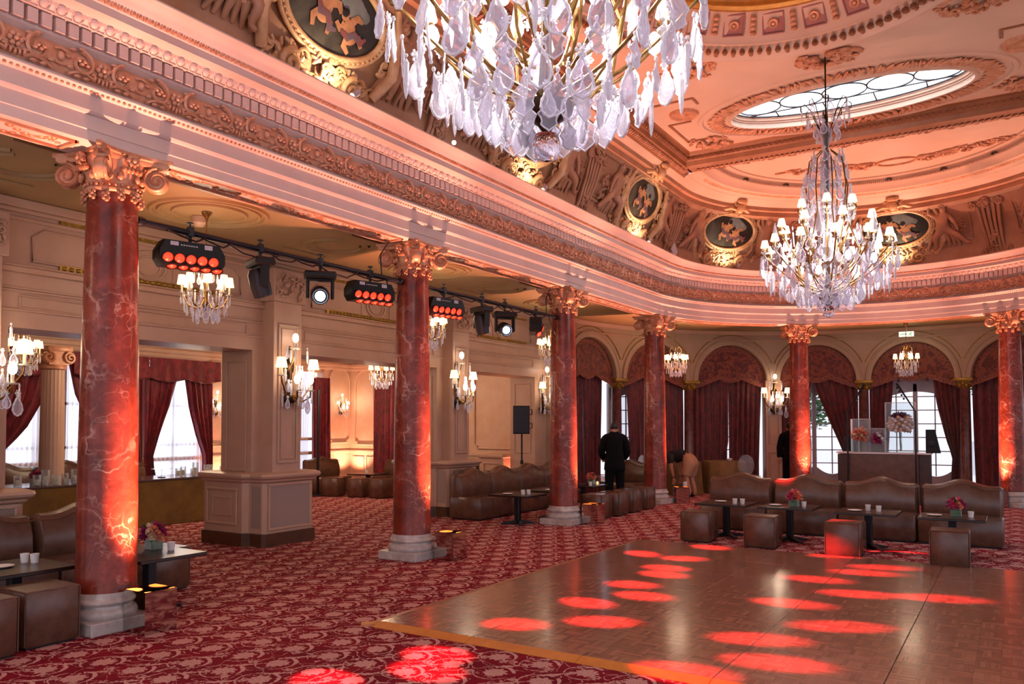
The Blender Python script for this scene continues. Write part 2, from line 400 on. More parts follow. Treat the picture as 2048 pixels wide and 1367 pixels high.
def cluster(mb, M, w, h, n, seed, dep=.05, sz=.05):
    r = random.Random(seed)
    for k in range(n):
        a = r.uniform(0, 2*pi); q = sqrt(r.random()); x, z = w*q*cos(a), h*q*sin(a)
        mm = M @ T(x, dep*(1-q)*.6, z) @ RY(r.uniform(0, pi))
        if k % 4 == 0:
            mb.tube([(px*.9, .02+.01*i/10, pz*.9) for i, (px, _, pz) in enumerate(scroll(1.1, sz*1.5, 9, r.choice((-1, 1))))], sz*.26, 5, mm)
        else: mb.ball((0, .015, 0), (sz*r.uniform(.35, .6), sz*r.uniform(.35, .7), sz*r.uniform(.8, 1.3)), 6, 4, mm)
# --- entablature (trim_1) and its carved runs
ENT = [(-.2, 4.0), (-.2, 3.85), (.23, 3.85), (.23, 3.93), (.242, 3.935), (.242, 4.045), (.265, 4.05), (.28, 4.07), (.28, 4.185), (.30, 4.19), (.325, 4.21), (.345, 4.22), (.345, 4.235),
       (.27, 4.26), (.26, 4.28), (.26, 4.50), (.275, 4.51), (.30, 4.53), (.30, 4.655), (.37, 4.66), (.37, 4.675), (.385, 4.68), (.41, 4.70), (.415, 4.722), (.45, 4.727), (.55, 4.727), (.55, 4.79), (.565, 4.795), (.58, 4.83), (.60, 4.845), (.615, 4.87), (.655, 4.90), (.73, 4.917), (.73, 4.93), (.27, 4.95)]
ent = structure(sweep(ENT, 0, SEND).obj('trim_1', M_ENT, smooth=25))
ent['label'] = 'long moulded plaster entablature carried by the red marble columns'
SV = LS+LA*.86                           # carving beyond this is out of the picture
def scroll(turns=1.6, r0=.085, n=26, flip=1):
    return [(flip*(r0*(1-t)*cos(turns*2*pi*t+pi*.5)), 0, r0*(1-t)*sin(turns*2*pi*t+pi*.5)) for t in [i/n*.93 for i in range(n+1)]]
m = MB()
for fl in (-1, 1):
    c = .155*fl
    m.tube([(c+x, .012, z) for x, y, z in scroll(1.7, .088, 24, fl)], [.017-.009*i/24 for i in range(25)], 5)
    m.tube([(c+fl*(.1-.2*t), .01, -.085+.03*sin(pi*t)-.012*(1-t)) for t in [i/8 for i in range(9)]], .012, 5)
    for k in range(7):
        a = pi*.5+fl*(k*.7); rr = .1
        m.ball((c+fl*rr*cos(a), .012, rr*sin(a)), (.026, .014, .013), 6, 4)
    for k in range(4): m.ball((c+fl*.02*k-fl*.03, .022, -.01+.02*(k % 2)), (.02, .018, .014), 6, 4)
for k in range(6): m.ball((.035*cos(k*pi/3), .016, .035*sin(k*pi/3)-.0), (.02, .014, .02), 6, 4)
m.ball((0, .022, 0), (.018, .02, .018), 6, 4)
fz = sweep([(.262, 4.282), (.285, 4.31), (.298, 4.35), (.302, 4.39), (.298, 4.43), (.285, 4.47), (.262, 4.498)], 3.5, LS+LA*.9).obj('frieze_ground', M_FRIEZE_LIT, ent, 60)  # ground bulged so its lower half catches the uplights
for k in range(5): m.ball(((k-2)*.03, .014, -.08+.006*abs(k-2)), (.013, .014, .024), 5, 4)
me_scroll = m.mesh('scroll_ornament', M_FRIEZE_LIT, 60)
me_bead = MB().ball((0, .012, 0), (.026, .026, .034), 8, 6).tube([(-.04, .008, -.045), (0, .012, -.055), (.04, .008, -.045)], .01, 5).tube([(-.04, .008, .045), (0, .012, .055), (.04, .008, .045)], .01, 5).mesh('bead_ornament', M_FRIEZE_LIT, 60)
s = 4.6
while s < SV:
    link('scroll_ornament', me_scroll, ent, M=frame(s, .292, 4.39) @ SC(1.05, 1.5, 1.12))
    link('bead_ornament', me_bead, ent, M=frame(s+.325, .295, 4.39) @ SC(1.1, 1.3, 1.1)); s += .65
me_egg = MB().ball((0, .004, 0), (.036, .026, .036), 8, 6).tube([(-.046, .0, .035), (-.043, .008, -.01), (-.025, .012, -.037), (0, .013, -.042), (.025, .012, -.037), (.043, .008, -.01), (.046, 0, .035)], .007, 4).mesh('egg_ornament', M_ENT, 60)
for me_, step, d, z, tilt, name, first in ((me_egg, .125, .395, 4.695, -.7, 'egg_ornament', 4.3), ):
    n_ind = 0; rest = MB(); s = first
    while s < SV:
        if n_ind < 130: link(name, me_, ent, M=frame(s, d, z, tilt)); n_ind += 1
        else: rest.add([v.co for v in me_.vertices], [tuple(p.vertices) for p in me_.polygons], frame(s, d, z, tilt))
        s += step
    tag(rest.obj('egg_ornament_run', M_ENT, ent, 60), kind='stuff')
me_dent = MB().box(-.036, .036, 0, .052, -.05, .05).mesh('dentil', M_ENT)
n_ind = 0; rest = MB(); s = 4.3
while s < SV:
    if n_ind < 130: link('dentil', me_dent, ent, M=frame(s, .30, 4.597)); n_ind += 1
    else: rest.box(-.036, .036, 0, .052, -.05, .05, frame(s, .30, 4.597))
    s += .1
tag(rest.obj('dentil_run', M_ENT, ent), kind='stuff')
rest = MB(); s = 4.3
while s < SV:
    F = frame(s, .572, 4.815, -.5)
    rest.ball((0, .004, 0), (.014, .012, .018), 5, 4, F); rest.box(.02, .034, -.002, .008, -.016, .016, F); s += .052
tag(rest.obj('leaf_moulding_run', M_GILT, ent, 60), kind='stuff')
rest = MB(); s = 4.3
while s < SV:
    rest.ball((0, 0, 0), (.016, .011, .012), 5, 4, frame(s, .315, 4.20, -.6)); s += .045
tag(rest.obj('beading_run', M_GILT, ent, 60), kind='stuff')
def molding_frame(mb, M, w, h, t=.03, dep=.02, inner=0.0):   # raised rectangular picture moulding in local xz, facing +y
    for (x0, x1, z0, z1) in ((-w/2, w/2, -h/2, -h/2+t), (-w/2, w/2, h/2-t, h/2), (-w/2, -w/2+t, -h/2+t, h/2-t), (w/2-t, w/2, -h/2+t, h/2-t)):
        mb.box(x0, x1, 0, dep, z0, z1, M, min(t, dep)*.35)
    if inner: molding_frame(mb, M, w-inner, h-inner, t*.6, dep*.6)
COLP = [(-4.23, 3.84), (-4.23, 7.76), (-4.23, 11.68), (-4.23, 15.65), (-2.02, 18.75), (2.02, 18.75)]
# carved soffit panels between the columns
def soffit_panel(s0, s1):
    n = max(2, int((s1-s0)/.3)); m = MB(); fr = MB()
    for d0, d1 in ((-.12, -.1), (.13, .15)):
        fr.loft([[tuple(P(s0+(s1-s0)*i/n, d)[0]+Vector((0, 0, z))) for d, z in ((d0, 3.852), (d0, 3.83), (d1, 3.83), (d1, 3.852))] for i in range(n+1)])
    for sv in (s0, s1): fr.box(-.015, .015, -.12, .15, 3.83, 3.852, frame(sv, 0, 0))
    r = random.Random(int(s0*10))
    q = s0+.06
    while q < s1-.05:
        m.ball((0, .02+.06*sin(q*14), 0), (.035, .03, .016), 6, 4, frame(q, 0, 3.85) @ rotz(r.uniform(-.8, .8)))
        m.ball((0, -.05+.05*cos(q*11), 0), (.028, .02, .014), 6, 4, frame(q+.02, 0, 3.85)); q += .06
    fr.obj('soffit_frame', M_GILT, ent); m.obj('soffit_carving', M_GILT, ent, 60)
for a, b in ((2.95, 6.45), (7.25, 10.38), (11.15, 14.3), (15.1, 18.2), (19.1, 22.0), (22.9, 26.0), (26.9, 29.9)): soffit_panel(a, b)

# --- cove above the cornice (wall_cove) and the ceiling mouldings
COVE = [(.27, 4.94), (.30, 5.1), (.35, 5.35), (.43, 5.6), (.55, 5.85), (.70, 6.05)]
cove = structure(sweep(COVE, 0, SEND).obj('wall_cove', M_COVE, smooth=60))
L1 = [(.68, 6.04), (.74, 6.03), (.80, 6.08), (.83, 6.08), (.83, 6.17), (.87, 6.19), (.90, 6.19), (.90, 6.26)]
structure(sweep(L1, 0, SEND).obj('trim_2', M_COVE, smooth=25))
structure(sweep([(.90, 6.26), (.96, 6.29), (1.04, 6.34)], 0, SEND).obj('trim_3', M_CEIL, smooth=60))
YB = 14.45
L2 = [(1.03, 6.33), (1.06, 6.35), (1.15, 6.43), (1.17, 6.42), (1.17, 6.40), (1.21, 6.40), (1.22, 6.47), (1.25, 6.49), (1.25, 6.56), (1.30, 6.58), (1.31, 6.60), (1.34, 6.62)]
t4 = MB(); 
for s0, s1 in ((0, YB+3.2), (LS+LA+YC-YB-.2, SEND)):
    t4.loft([[tuple(P(s, d)[0]+Vector((0, 0, z))) for d, z in L2] for s in (s0, s1)], None, False, False)
t4 = structure(t4.obj('trim_4', M_MOULD, smooth=25))
bx = WH-1.31
def leafrun(mb, pts, nrm, step, sz):     # acanthus strip along a line of points
    (a, b) = pts; a, b = Vector(a), Vector(b); L = (b-a).length; d = (b-a)/L; n = Vector(nrm).normalized(); u = n.cross(d)
    q = step/2; k = 0
    while q < L:
        p = a+d*q; M = Matrix(((d.x, n.x, u.x, p.x), (d.y, n.y, u.y, p.y), (d.z, n.z, u.z, p.z), (0, 0, 0, 1)))
        mb.ball((0, .01, 0), (sz*.45, sz*.28, sz), 6, 4, M @ RY(.5)); mb.ball((sz*.3, .012, sz*.35), (sz*.2, sz*.3, sz*.45), 5, 4, M @ RY(-.4)); q += step; k += 1
lr = MB(); leafrun(lr, ((-WH+1.10, 0, 6.385), (-WH+1.10, YB, 6.385)), (.6, 0, -.8), .075, .055)
bd = MB(); q = 0.0
while q < YB: bd.ball((-WH+1.262, q, 6.525), (.028, .03, .034), 6, 5); q += .085
tag(lr.obj('leaf_run', M_GILT, t4, 60), kind='stuff'); tag(bd.obj('bead_run', M_MOULD, t4, 60), kind='stuff')
# cross beam between the flat ceiling and the apse vault
BM = [(14.10, 6.62), (14.16, 6.60), (14.19, 6.57), (14.19, 6.50), (14.22, 6.48), (14.26, 6.41), (14.30, 6.40), (14.34, 6.42), (14.40, 6.40), (14.62, 6.40), (14.66, 6.42), (14.68, 6.50), (14.72, 6.62)]
bm = structure(MB().loft([[(x, y, z) for y, z in BM] for x in (-bx-.2, bx+.2)], None, False, False).obj('trim_5', M_MOULD, smooth=25))
bd = MB(); x = -bx
while x < bx: bd.ball((x, 14.205, 6.53), (.036, .03, .034), 6, 5); x += .095
tag(bd.obj('bead_run', M_MOULD, bm, 60), kind='stuff')
lr = MB(); leafrun(lr, ((-bx, 14.5, 6.395), (bx, 14.5, 6.395)), (0, .1, -1), .09, .07); tag(lr.obj('leaf_run', M_GILT, bm, 60), kind='stuff')
# apse vault: concentric rings about the centre of the apse
AP = [(1.04, 6.34), (1.07, 6.355), (1.10, 6.35), (1.13, 6.38), (1.16, 6.385), (1.32, 6.43), (1.33, 6.415), (1.36, 6.415), (1.38, 6.44), (1.45, 6.54), (1.56, 6.60), (1.66, 6.62), (1.67, 6.60), (1.70, 6.60), (1.71, 6.63), (4.2, 6.66)]
av = MB(); av.loft([[tuple(P(s, d)[0]+Vector((0, 0, z))) for d, z in AP] for s in samples(LS-.4, LS+LA+.4, .2)], None, False, False)
av = structure(av.obj('ceiling_apse', M_CEIL, smooth=40))
lr = MB(); s = LS+.3
while s < LS+LA*.95:
    F = frame(s, 1.24, 6.405, 1.9); lr.ball((0, .01, 0), (.03, .02, .06), 5, 4, F @ RY(.6)); lr.ball((.03, .012, .02), (.014, .018, .03), 5, 4, F); s += .075
tag(lr.obj('leaf_run', M_GILT, av, 60), kind='stuff')
rb = MB(); s = LS+.2
while s < LS+LA*.95: rb.box(-.012, .012, -.012, .012, -.09, .09, frame(s, 1.49, 6.56, 1.05) @ T(0, 0, 0)); s += .06
tag(rb.obj('rib_run', M_CEIL, av), kind='stuff')
for k in range(7):
    s = LS+LA*(.14+.12*k); F = frame(s, 1.52, 6.575)
    d = MB().lathe([(.0, .0), (.06, 0), (.065, -.012), (.045, -.014), (.04, .01)], 16, F).obj('downlight_ring', M_BRONZE, av, 50)
AC = Vector((.25, 16.75, 6.655))
m = MB(); e_ = [(AC.x+.34*cos(2*pi*i/30), AC.y+.2*sin(2*pi*i/30), 6.64) for i in range(31)]; m.tube(e_, .035, 6)
m.ball((AC.x, AC.y, 6.66), (.3, .17, .02), 12, 6)
for q in (-1, 1):
    for k in range(5): cluster(m, T(AC.x+q*(.55+.3*k), AC.y-.03-.09*k, 6.65) @ RX(-pi/2) @ RY(q*.2), .2, .17-.012*k, 20, 300+k+q, .1, .055)
    m.tube([(AC.x+q*(.4+.25*k), AC.y-.16-.05*k+.06*(k % 2), 6.63) for k in range(8)], .03, 6)
m.obj('carved_relief', M_GILT, av, 60)
m = MB()
for k in range(13): cluster(m, T(-2.6+.43*k, 15.15, 6.65) @ RX(-pi/2), .22, .14, 14, 330+k, .08, .055)
m.obj('carved_frieze', M_MOULD, av, 60)
# main flat ceiling with the two openings
DC, SKC = (0, 7.4), (-.05, 13.02); DA, DB = 2.72, 3.62; SA, SB = 1.74, .74; CZ = 6.62
def rect_hole(x0, x1, y0, y1, cx, cy, a, b, z, n=72):
    angs = sorted(set([2*pi*i/n for i in range(n)]+[atan2(y-cy, x-cx) % (2*pi) for x in (x0, x1) for y in (y0, y1)]))
    e, o = [], []
    for t in angs:
        c, s_ = cos(t), sin(t); r = 1/sqrt((c/a)**2+(s_/b)**2); e.append((cx+r*c, cy+r*s_, z))
        k = min(((x1-cx)/c if c > 1e-9 else (x0-cx)/c if c < -1e-9 else 1e9), ((y1-cy)/s_ if s_ > 1e-9 else (y0-cy)/s_ if s_ < -1e-9 else 1e9))
        o.append((cx+k*c, cy+k*s_, z))
    return MB().loft([o, e], None, True, False)
cl = rect_hole(-bx-.1, bx+.1, -3, 11.6, *DC, DA, DB, CZ); c2 = rect_hole(-bx-.1, bx+.1, 11.6, 14.15, *SKC, SA, SB, CZ)
cl.add(c2.v, c2.f); ceil = structure(cl.obj('ceiling', M_CEIL))
def eloft(rings, c, n=72): return MB().loft([[(c[0]+a*cos(2*pi*i/n), c[1]+b*sin(2*pi*i/n), z) for i in range(n)] for a, b, z in rings], None, True, False)
dome = structure(eloft([(DA+.12, DB+.12, CZ-.002), (DA+.1, DB+.1, CZ-.03), (DA+.05, DB+.05, CZ-.035), (DA, DB, CZ), (2.56, 3.44, 6.70), (2.54, 3.42, 6.68), (2.50, 3.38, 6.68), (2.48, 3.36, 6.72), (2.22, 3.06, 6.97), (2.20, 3.04, 6.95), (2.14, 2.98, 6.95)], DC).obj('ceiling_dome', M_CEIL, smooth=30))
eloft([(2.16, 3.0, 6.94), (2.14, 2.98, 6.92), (2.10, 2.94, 6.92), (2.07, 2.91, 6.95), (2.03, 2.87, 6.95), (2.0, 2.84, 6.99), (1.97, 2.81, 7.0)], DC).obj('gilded_rim', pm('gold_rim', 'c08030', 'a86c24', 10, .35, .5), dome, 50)
eloft([(1.99, 2.83, 6.99), (1.9, 2.7, 7.25), (1.6, 2.3, 7.5), (1.1, 1.6, 7.7), (.5, .7, 7.8), (.02, .03, 7.82)], DC).obj('painted_vault', M_DOMEPAINT, dome, 60)
M_COFFER = pm('coffer_paint', 'a8706a', '9a6460', 3, .5)
cof = MB(); molding_frame(cof, Matrix(), .30, .28, .022, .02); cof.box(-.128, .128, 0, .004, -.12, .12); me_cof = cof.mesh('coffer', M_COFFER)
ros = MB().lathe([(.0, .035), (.018, .03), (.022, .012), (.035, .03), (.055, .03), (.062, .0)], 14, RX(-pi/2)); me_ros = ros.mesh('rosette', M_GILT, 60)
brk = MB().box(-.035, .035, 0, .03, -.13, .13, None, .01)
for k in range(4): brk.ball((0, .03, -.1+.065*k), (.045-.006*k % 2*.02, .025, .03), 6, 4)
me_brk = brk.mesh('bracket_ornament', M_GILT, 50)
n = 80
for i in range(n):
    t = 2*pi*i/n; c, s_ = cos(t), sin(t); r = 1/sqrt((c/2.34)**2+(s_/3.2)**2)
    p = Vector((DC[0]+r*c, DC[1]+r*s_, 6.855)); nn = Vector((c/2.34, s_/3.2, 0)).normalized()
    inw = -nn; tv = Vector((0, 0, 1)).cross(inw)*-1
    M = Matrix(((tv.x, inw.x, 0, p.x), (tv.y, inw.y, 0, p.y), (0, 0, 1, p.z), (0, 0, 0, 1))) @ RX(-.80)
    if i % 2 == 0: link('coffer', me_cof, dome, M=M @ SC(.92, 1, 1.02)); link('rosette', me_ros, dome, M=M @ SC(1.15))
    else: link('bracket_ornament', me_brk, dome, M=M)
lr = MB()
for i in range(190):
    t = 2*pi*i/190; c, s_ = cos(t), sin(t); r = 1/sqrt((c/2.64)**2+(s_/3.52)**2)
    F = T(DC[0]+r*c, DC[1]+r*s_, 6.66) @ rotz(t) @ RY(-.45)
    lr.ball((0, 0, -.02), (.13, .04, .045), 6, 4, F)
    if i % 2: lr.ball((.03, 0, -.055), (.03, .03, .03), 5, 4, F)
tag(lr.obj('leaf_run', M_MOULD, dome, 60), kind='stuff')
# carved cartouche from which the far chandelier hangs
m = MB(); cluster(m, T(0, 11.38, CZ) @ RX(-pi/2), .42, .22, 60, 5, .16, .07); m.obj('carved_cartouche', M_GILT, ceil, 60)
for cx, cy, sd in ((-1.75, 10.75, 2), (1.75, 10.75, 3), (-2.35, 13.75, 8), (2.3, 13.7, 9)):
    m = MB(); cluster(m, T(cx, cy, CZ) @ RX(-pi/2), .38, .3, 44, sd, .08, .065); m.obj('carved_spray', M_GILT, ceil, 60)
for x, y in ((-2.35, 12.3), (2.25, 12.3)):
    MB().lathe([(.0, -.05), (.04, -.045), (.06, -.02), (.16, -.02), (.18, -.045), (.22, -.045), (.24, .0)], 28, T(x, y, CZ)).obj('ceiling_boss', M_GILT, ceil, 50)
m = MB()
for sx in (-1, 1):
    for a in ((1.5, 2.75, 13.55, 13.59), (2.71, 2.75, 12.65, 13.59), (2.35, 2.75, 12.63, 12.67), (2.0, 2.04, 11.75, 12.0), (2.0, 2.7, 11.73, 11.77)):
        m.box(*sorted((sx*a[0], sx*a[1])), a[2], a[3], CZ-.02, CZ, None, .006)
m.obj('panel_moulding', M_MOULD, ceil)
# skylight in the ceiling
sk = structure(eloft([(SA+.55, SB+.50, CZ-.0), (SA+.53, SB+.48, CZ-.03), (SA+.47, SB+.42, CZ-.03), (SA+.45, SB+.4, CZ-.005), (SA+.06, SB+.06, CZ-.02), (SA+.04, SB+.04, CZ-.05), (SA, SB, CZ-.05), (SA, SB, CZ+.04)], SKC).obj('window_1', M_CEIL, smooth=30))
eloft([(SA+.002, SB+.002, CZ+.03), (SA-.02, SB-.02, CZ+.03), (SA-.02, SB-.02, CZ+.05), (SA-.045, SB-.045, CZ+.06), (SA-.045, SB-.045, CZ+.09), (SA-.06, SB-.06, CZ+.10), (SA-.06, SB-.06, CZ+.15)], SKC).obj('skylight_kerb', M_CREAM, sk, 30)
lr = MB()
for i in range(110):
    t = 2*pi*i/110; F = T(SKC[0]+(SA+.24)*cos(t), SKC[1]+(SB+.22)*sin(t), CZ-.02) @ rotz(t+.5*sin(i))
    lr.ball((0, 0, -.015), (.15, .035, .03), 6, 4, F); lr.ball((.05, .04, -.02), (.05, .03, .03), 5, 4, F)
tag(lr.obj('leaf_wreath', M_GILT, sk, 60), kind='stuff')
gz = CZ+.13; a0, b0 = SA-.06, SB-.06
lamp('AREA', 'skylight_daylight', (SKC[0], SKC[1], CZ+.9), EN['sky'], (.9, .95, 1), (SKC[0], SKC[1], 0), shape='RECTANGLE', size=4, size_y=2)
def ell(cx, cy, a, b, z, n=40): return [(cx+a*cos(2*pi*i/n), cy+b*sin(2*pi*i/n), z) for i in range(n)]
for k in range(5):
    cx = SKC[0]+(k-2)*.64
    MB().add(ell(cx, SKC[1], .31, .27, gz-.004), [tuple(range(40))]).obj('pane', M_SKYGLASS, sk)
    MB().tube(ell(cx, SKC[1], .32, .28, gz-.01)+ell(cx, SKC[1], .32, .28, gz-.01)[:2], .013, 5).obj('lead_bar', M_BLACK, sk)
sh = MB(); sh.add(ell(SKC[0], SKC[1], a0, b0, gz), [tuple(range(40))]); sh.obj('pane', M_SKYGLASS, sk)
def bar(p, q, r=.011): return MB().tube([p, q], r, 5).obj('lead_bar', M_BLACK, sk)
for sy in (-1, 1):
    hw = a0*sqrt(1-(.29/b0)**2); bar((SKC[0]-hw, SKC[1]+sy*.29, gz-.01), (SKC[0]+hw, SKC[1]+sy*.29, gz-.01))
    for x in (-1.1, -.37, .37, 1.1):
        y2 = b0*sqrt(1-(x/a0)**2); 
        if y2 > .3: bar((SKC[0]+x, SKC[1]+sy*.29, gz-.01), (SKC[0]+x, SKC[1]+sy*y2, gz-.01))
MB().tube(ell(SKC[0], SKC[1], a0, b0, gz-.01)+ell(SKC[0], SKC[1], a0, b0, gz-.01)[:2], .014, 5).obj('lead_bar', M_BLACK, sk)
# ================================================================ aisle and outer walls
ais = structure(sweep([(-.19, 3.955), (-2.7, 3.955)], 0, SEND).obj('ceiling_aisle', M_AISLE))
def ring(c, prof, parent, name='ceiling_ring', m=M_AISLE, n=40, a0=0, a1=2*pi):
    return MB().lathe(prof, n, T(*c), False, a0, a1).obj(name, m, parent, 40)
def ringp(r, w, h=.025): return [(r-w/2, 0), (r-w*.3, -h), (r+w*.3, -h), (r+w/2, 0)]
for y in (5.66, 9.58, 13.5):
    for r, w in ((.60, .05), (.52, .04), (.38, .035)): ring((-5.38, y, 3.955), ringp(r, w), ais)
for y in (3.7, 7.62, 11.54):
    for r, w in ((.42, .045), (.30, .03)): ring((-5.38, y, 3.955), ringp(r, w), ais, a0=.5, a1=5.6)
    for sx in (-1, 1): MB().box(-5.38+sx*.62-.015, -5.38+sx*.62+.015, y-.4, y+.4, 3.93, 3.955, None, .005).obj('ceiling_moulding', M_AISLE, ais)
XW = -6.62
wl = MB()
wl.box(XW-.62, XW, -3, 15.5, 2.63, 4.0)
PIERS = [(-3, -.4), (3.35, 4.2), (7.3, 8.13), (11.38, 12.22), (14.82, 15.5)]
for a, b in PIERS: wl.box(XW-.62, XW, a, b, 0, 2.63)
wl = structure(wl.obj('wall_left', M_CREAM))
for z0, z1, d in ((2.80, 2.825, .02), (3.00, 3.025, .02), (3.03, 3.05, .012), (3.20, 3.26, .05), (3.26, 3.28, .07), (3.74, 3.78, .03), (3.86, 3.95, .10), (3.82, 3.86, .05)):
    MB().box(XW, XW+d, -2.9, 15.5, z0, z1, None, min(.008, d*.3)).obj('wall_moulding', M_CREAM, wl)
def wframe(mb, cy, cz, w, h, t=.03, d=.02, inner=0): molding_frame(mb, T(XW, cy, cz) @ rotz(-pi/2), w, h, t, d, inner)
bays = [(4.2, 7.3), (8.13, 11.38), (12.22, 14.82), (-.4, 3.35)]
for a, b in bays:
    c, w = (a+b)/2, b-a
    m = MB(); wframe(m, c, 2.9, w*.94, .15, .02, .018); m.obj('wall_panel', M_CREAM, wl)
    # frieze zone with oval, side panels and egg strips
    m = MB(); F = T(XW, c, 3.51) @ rotz(-pi/2)
    m.tube([(.22*cos(2*pi*i/28), .015, .17*sin(2*pi*i/28)) for i in range(29)], .016, 6, F)
    m.tube([(.15*cos(2*pi*i/28), .015, .115*sin(2*pi*i/28)) for i in range(29)], .011, 6, F)
    for sx in (-1, 1):
        cx = sx*w*.3
        pts = [(sx*.33, .012, -.17), (sx*w*.43, .012, -.17), (sx*w*.43, .012, .08), (sx*(w*.43-.12), .012, .17), (sx*.42, .012, .17), (sx*.33, .012, 0), (sx*.33, .012, -.17)]
        m.tube(pts, .014, 5, F)
    m.obj('frieze_panel', M_CREAM, wl, 50)
    e = MB(); q = -w*.33
    e.box(-w*.34, w*.34, 0, .025, -.035, .035, T(XW, c, 3.31) @ rotz(-pi/2))
    while q < w*.33: e.ball((q, .03, 0), (.03, .02, .025), 5, 4, T(XW, c, 3.31) @ rotz(-pi/2)); q += .075
    tag(e.obj('egg_strip', M_GOLDLINE, wl, 60), kind='stuff')
    e = MB(); q = -w*.33
    e.box(-w*.34, w*.34, 0, .03, -.04, .04, T(XW, c, 3.82) @ rotz(-pi/2))
    while q < w*.33: e.ball((q, .03, .01*sin(q*40)), (.026, .02, .022), 5, 4, T(XW, c, 3.82) @ rotz(-pi/2)); q += .07
    tag(e.obj('gilt_strip', M_GOLDLINE, wl, 60), kind='stuff')
GR = NT('pierced_grille'); vv = GR.coord('Object', (70, 70, 70)); ck = GR.n('TexChecker'); GR.t.links.new(vv, ck.inputs[0]); ck.inputs[3].default_value = 1.0
GR.put(GR.b.inputs['Base Color'], GR.mix(ck.outputs[1], lin('b09c92'), lin('8a746a'))); M_GRILLE = GR.m
for i, (a, b) in enumerate(PIERS[1:4]):
    c = (a+b)/2; t = structure(thing('trim_%d' % (10+i), None, None, (0, 0, 0)))
    y0, y1 = c-.25, c+.25
    MB().box(XW-.01, XW+.23, y0, y1, .95, 3.3, None, .006).obj('pilaster', M_CREAM, t)
    MB().box(XW-.01, XW+.28, y0-.04, y1+.04, 3.3, 3.74, None, .01).obj('pilaster_head', M_CREAM, t)
    m = MB(); F = T(XW+.23, c, 2.05) @ rotz(-pi/2); molding_frame(m, F, .36, 1.9, .03, .022, .12); m.obj('pilaster_panel', M_CREAM, t)
    # carved drop on the frieze above
    m = MB(); cluster(m, T(XW+.28, c, 3.52) @ rotz(-pi/2), .26, .18, 34, 20+i, .05, .045); m.obj('carved_drop', M_CREAM, t, 60)
    fb = [(-7.5, c-.48), (XW-.10, c-.48), (XW-.02, c-.40), (XW+.20, c-.40), (XW+.24, c-.36), (XW+.24, c+.46), (XW+.20, c+.50), (XW-.02, c+.50), (XW-.10, c+.48), (-7.5, c+.48)]
    def off(o): return [(x+(o if x > -7 else -o)*(1 if x > -6.9 else .5), y+(o if y > c else -o)) for x, y in fb]
    MB().prism(fb, .02, .90).obj('pier_base', M_CREAM, t)
    MB().prism(off(.03), 0, .17).obj('skirting', M_SKIRT, t)
    rr = []
    for o, z in ((.0, .84), (.03, .86), (.04, .885), (.075, .91), (.085, .935), (.075, .965), (.02, .985)): rr.append([(x, y, z) for x, y in off(o)])
    MB().loft(rr).obj('base_cap', M_CREAM, t, 30)
    m = MB(); molding_frame(m, T(-7.12, c-.48, .52) @ rotz(pi), .64, .5, .035, .025, .24); m.obj('base_panel', M_CREAM, t)
    MB().box(XW+.238, XW+.246, c-.30, c+.40, .24, .80).obj('grille', M_GRILLE, t)
    MB().box(XW+.0, XW+.18, c-.406, c-.398, .24, .80).obj('grille', M_GRILLE, t)
    m = MB(); molding_frame(m, T(XW+.24, c+.05, .52) @ rotz(-pi/2), .76, .62, .03, .02); m.obj('grille_frame', M_CREAM, t)
# jamb panels
m = MB()
for y, sgn in ((7.3, 1), (11.38, 1), (14.82, 1)): molding_frame(m, T(XW-.31, y, 1.75) @ rotz(pi), .42, 1.5, .025, .015)
m.obj('jamb_panel', M_CREAM, wl)
# --- curved wall of arches around the apse
RB, YA, DA_ = 6.2, 15.3, radians(19.85); HB = RB*DA_/2; AR, ZS = .90, 2.70
def AB(k, t, e, z):
    a = pi/2+k*DA_-t/RB; r = RB+e; return (r*cos(a), YA+r*sin(a), z)
def ABm(k, t, e, z):                     # frame: x to the right as seen from the hall, y towards the hall, z up
    a = pi/2+k*DA_-t/RB; c, s_ = cos(a), sin(a); p = AB(k, t, e, z)
    return Matrix(((s_, -c, 0, p[0]), (-c, -s_, 0, p[1]), (0, 0, 1, p[2]), (0, 0, 0, 1)))
wb = MB()
ts = sorted(set([-HB, HB, -AR, AR]+[-AR*cos(pi*i/24) for i in range(25)]))
KS = [-4, -3, -2, -1, 0, 1, 2, 3, 4]
def zl(t): return ZS+sqrt(max(0, AR*AR-t*t)) if abs(t) <= AR else ZS
for k in KS:
    wb.loft([[AB(k, t, 0, zl(t)), AB(k, t, 0, 4.0)] for t in ts], None, False, False)
    arc = [t for t in ts if abs(t) <= AR+1e-6]
    wb.loft([[AB(k, t, 0, zl(t)), AB(k, t, .32, zl(t))] for t in arc], None, False, False)
    for q in (-1, 1): wb.loft([[AB(k, q*AR, 0, ZS), AB(k, q*AR, .32, ZS)], [AB(k, q*HB, 0, ZS), AB(k, q*HB, .32, ZS)]], None, False, False)
    wb.loft([[AB(k, t, .32, zl(t)), AB(k, t, .32, 4.0)] for t in ts], None, False, False)
wb.box(-6.64, -6.1, 15.3, 15.45, 0, 4.0)
wb = structure(wb.obj('wall_back', M_ARCH))
for k in KS:
    m = MB(); m2 = MB()
    arc = [pi*i/24 for i in range(25)]
    m.loft([[AB(k, -r*cos(a), -e, ZS+r*sin(a)) for r, e in ((AR, 0), (AR+.01, .025), (AR+.05, .03), (AR+.10, .03), (AR+.11, .045), (AR+.14, .045), (AR+.15, 0))] for a in arc], None, False, False)
    a2 = [a for a in [pi*i/48 for i in range(49)] if abs(1.13*cos(a)) < HB-.01]
    m2.tube([AB(k, -1.13*cos(a), -.006, ZS+1.13*sin(a)*1.02) for a in a2], .012, 5)
    m.obj('archivolt', M_ARCH, wb, 40); m2.obj('gilt_line', M_GOLDLINE, wb, 60)
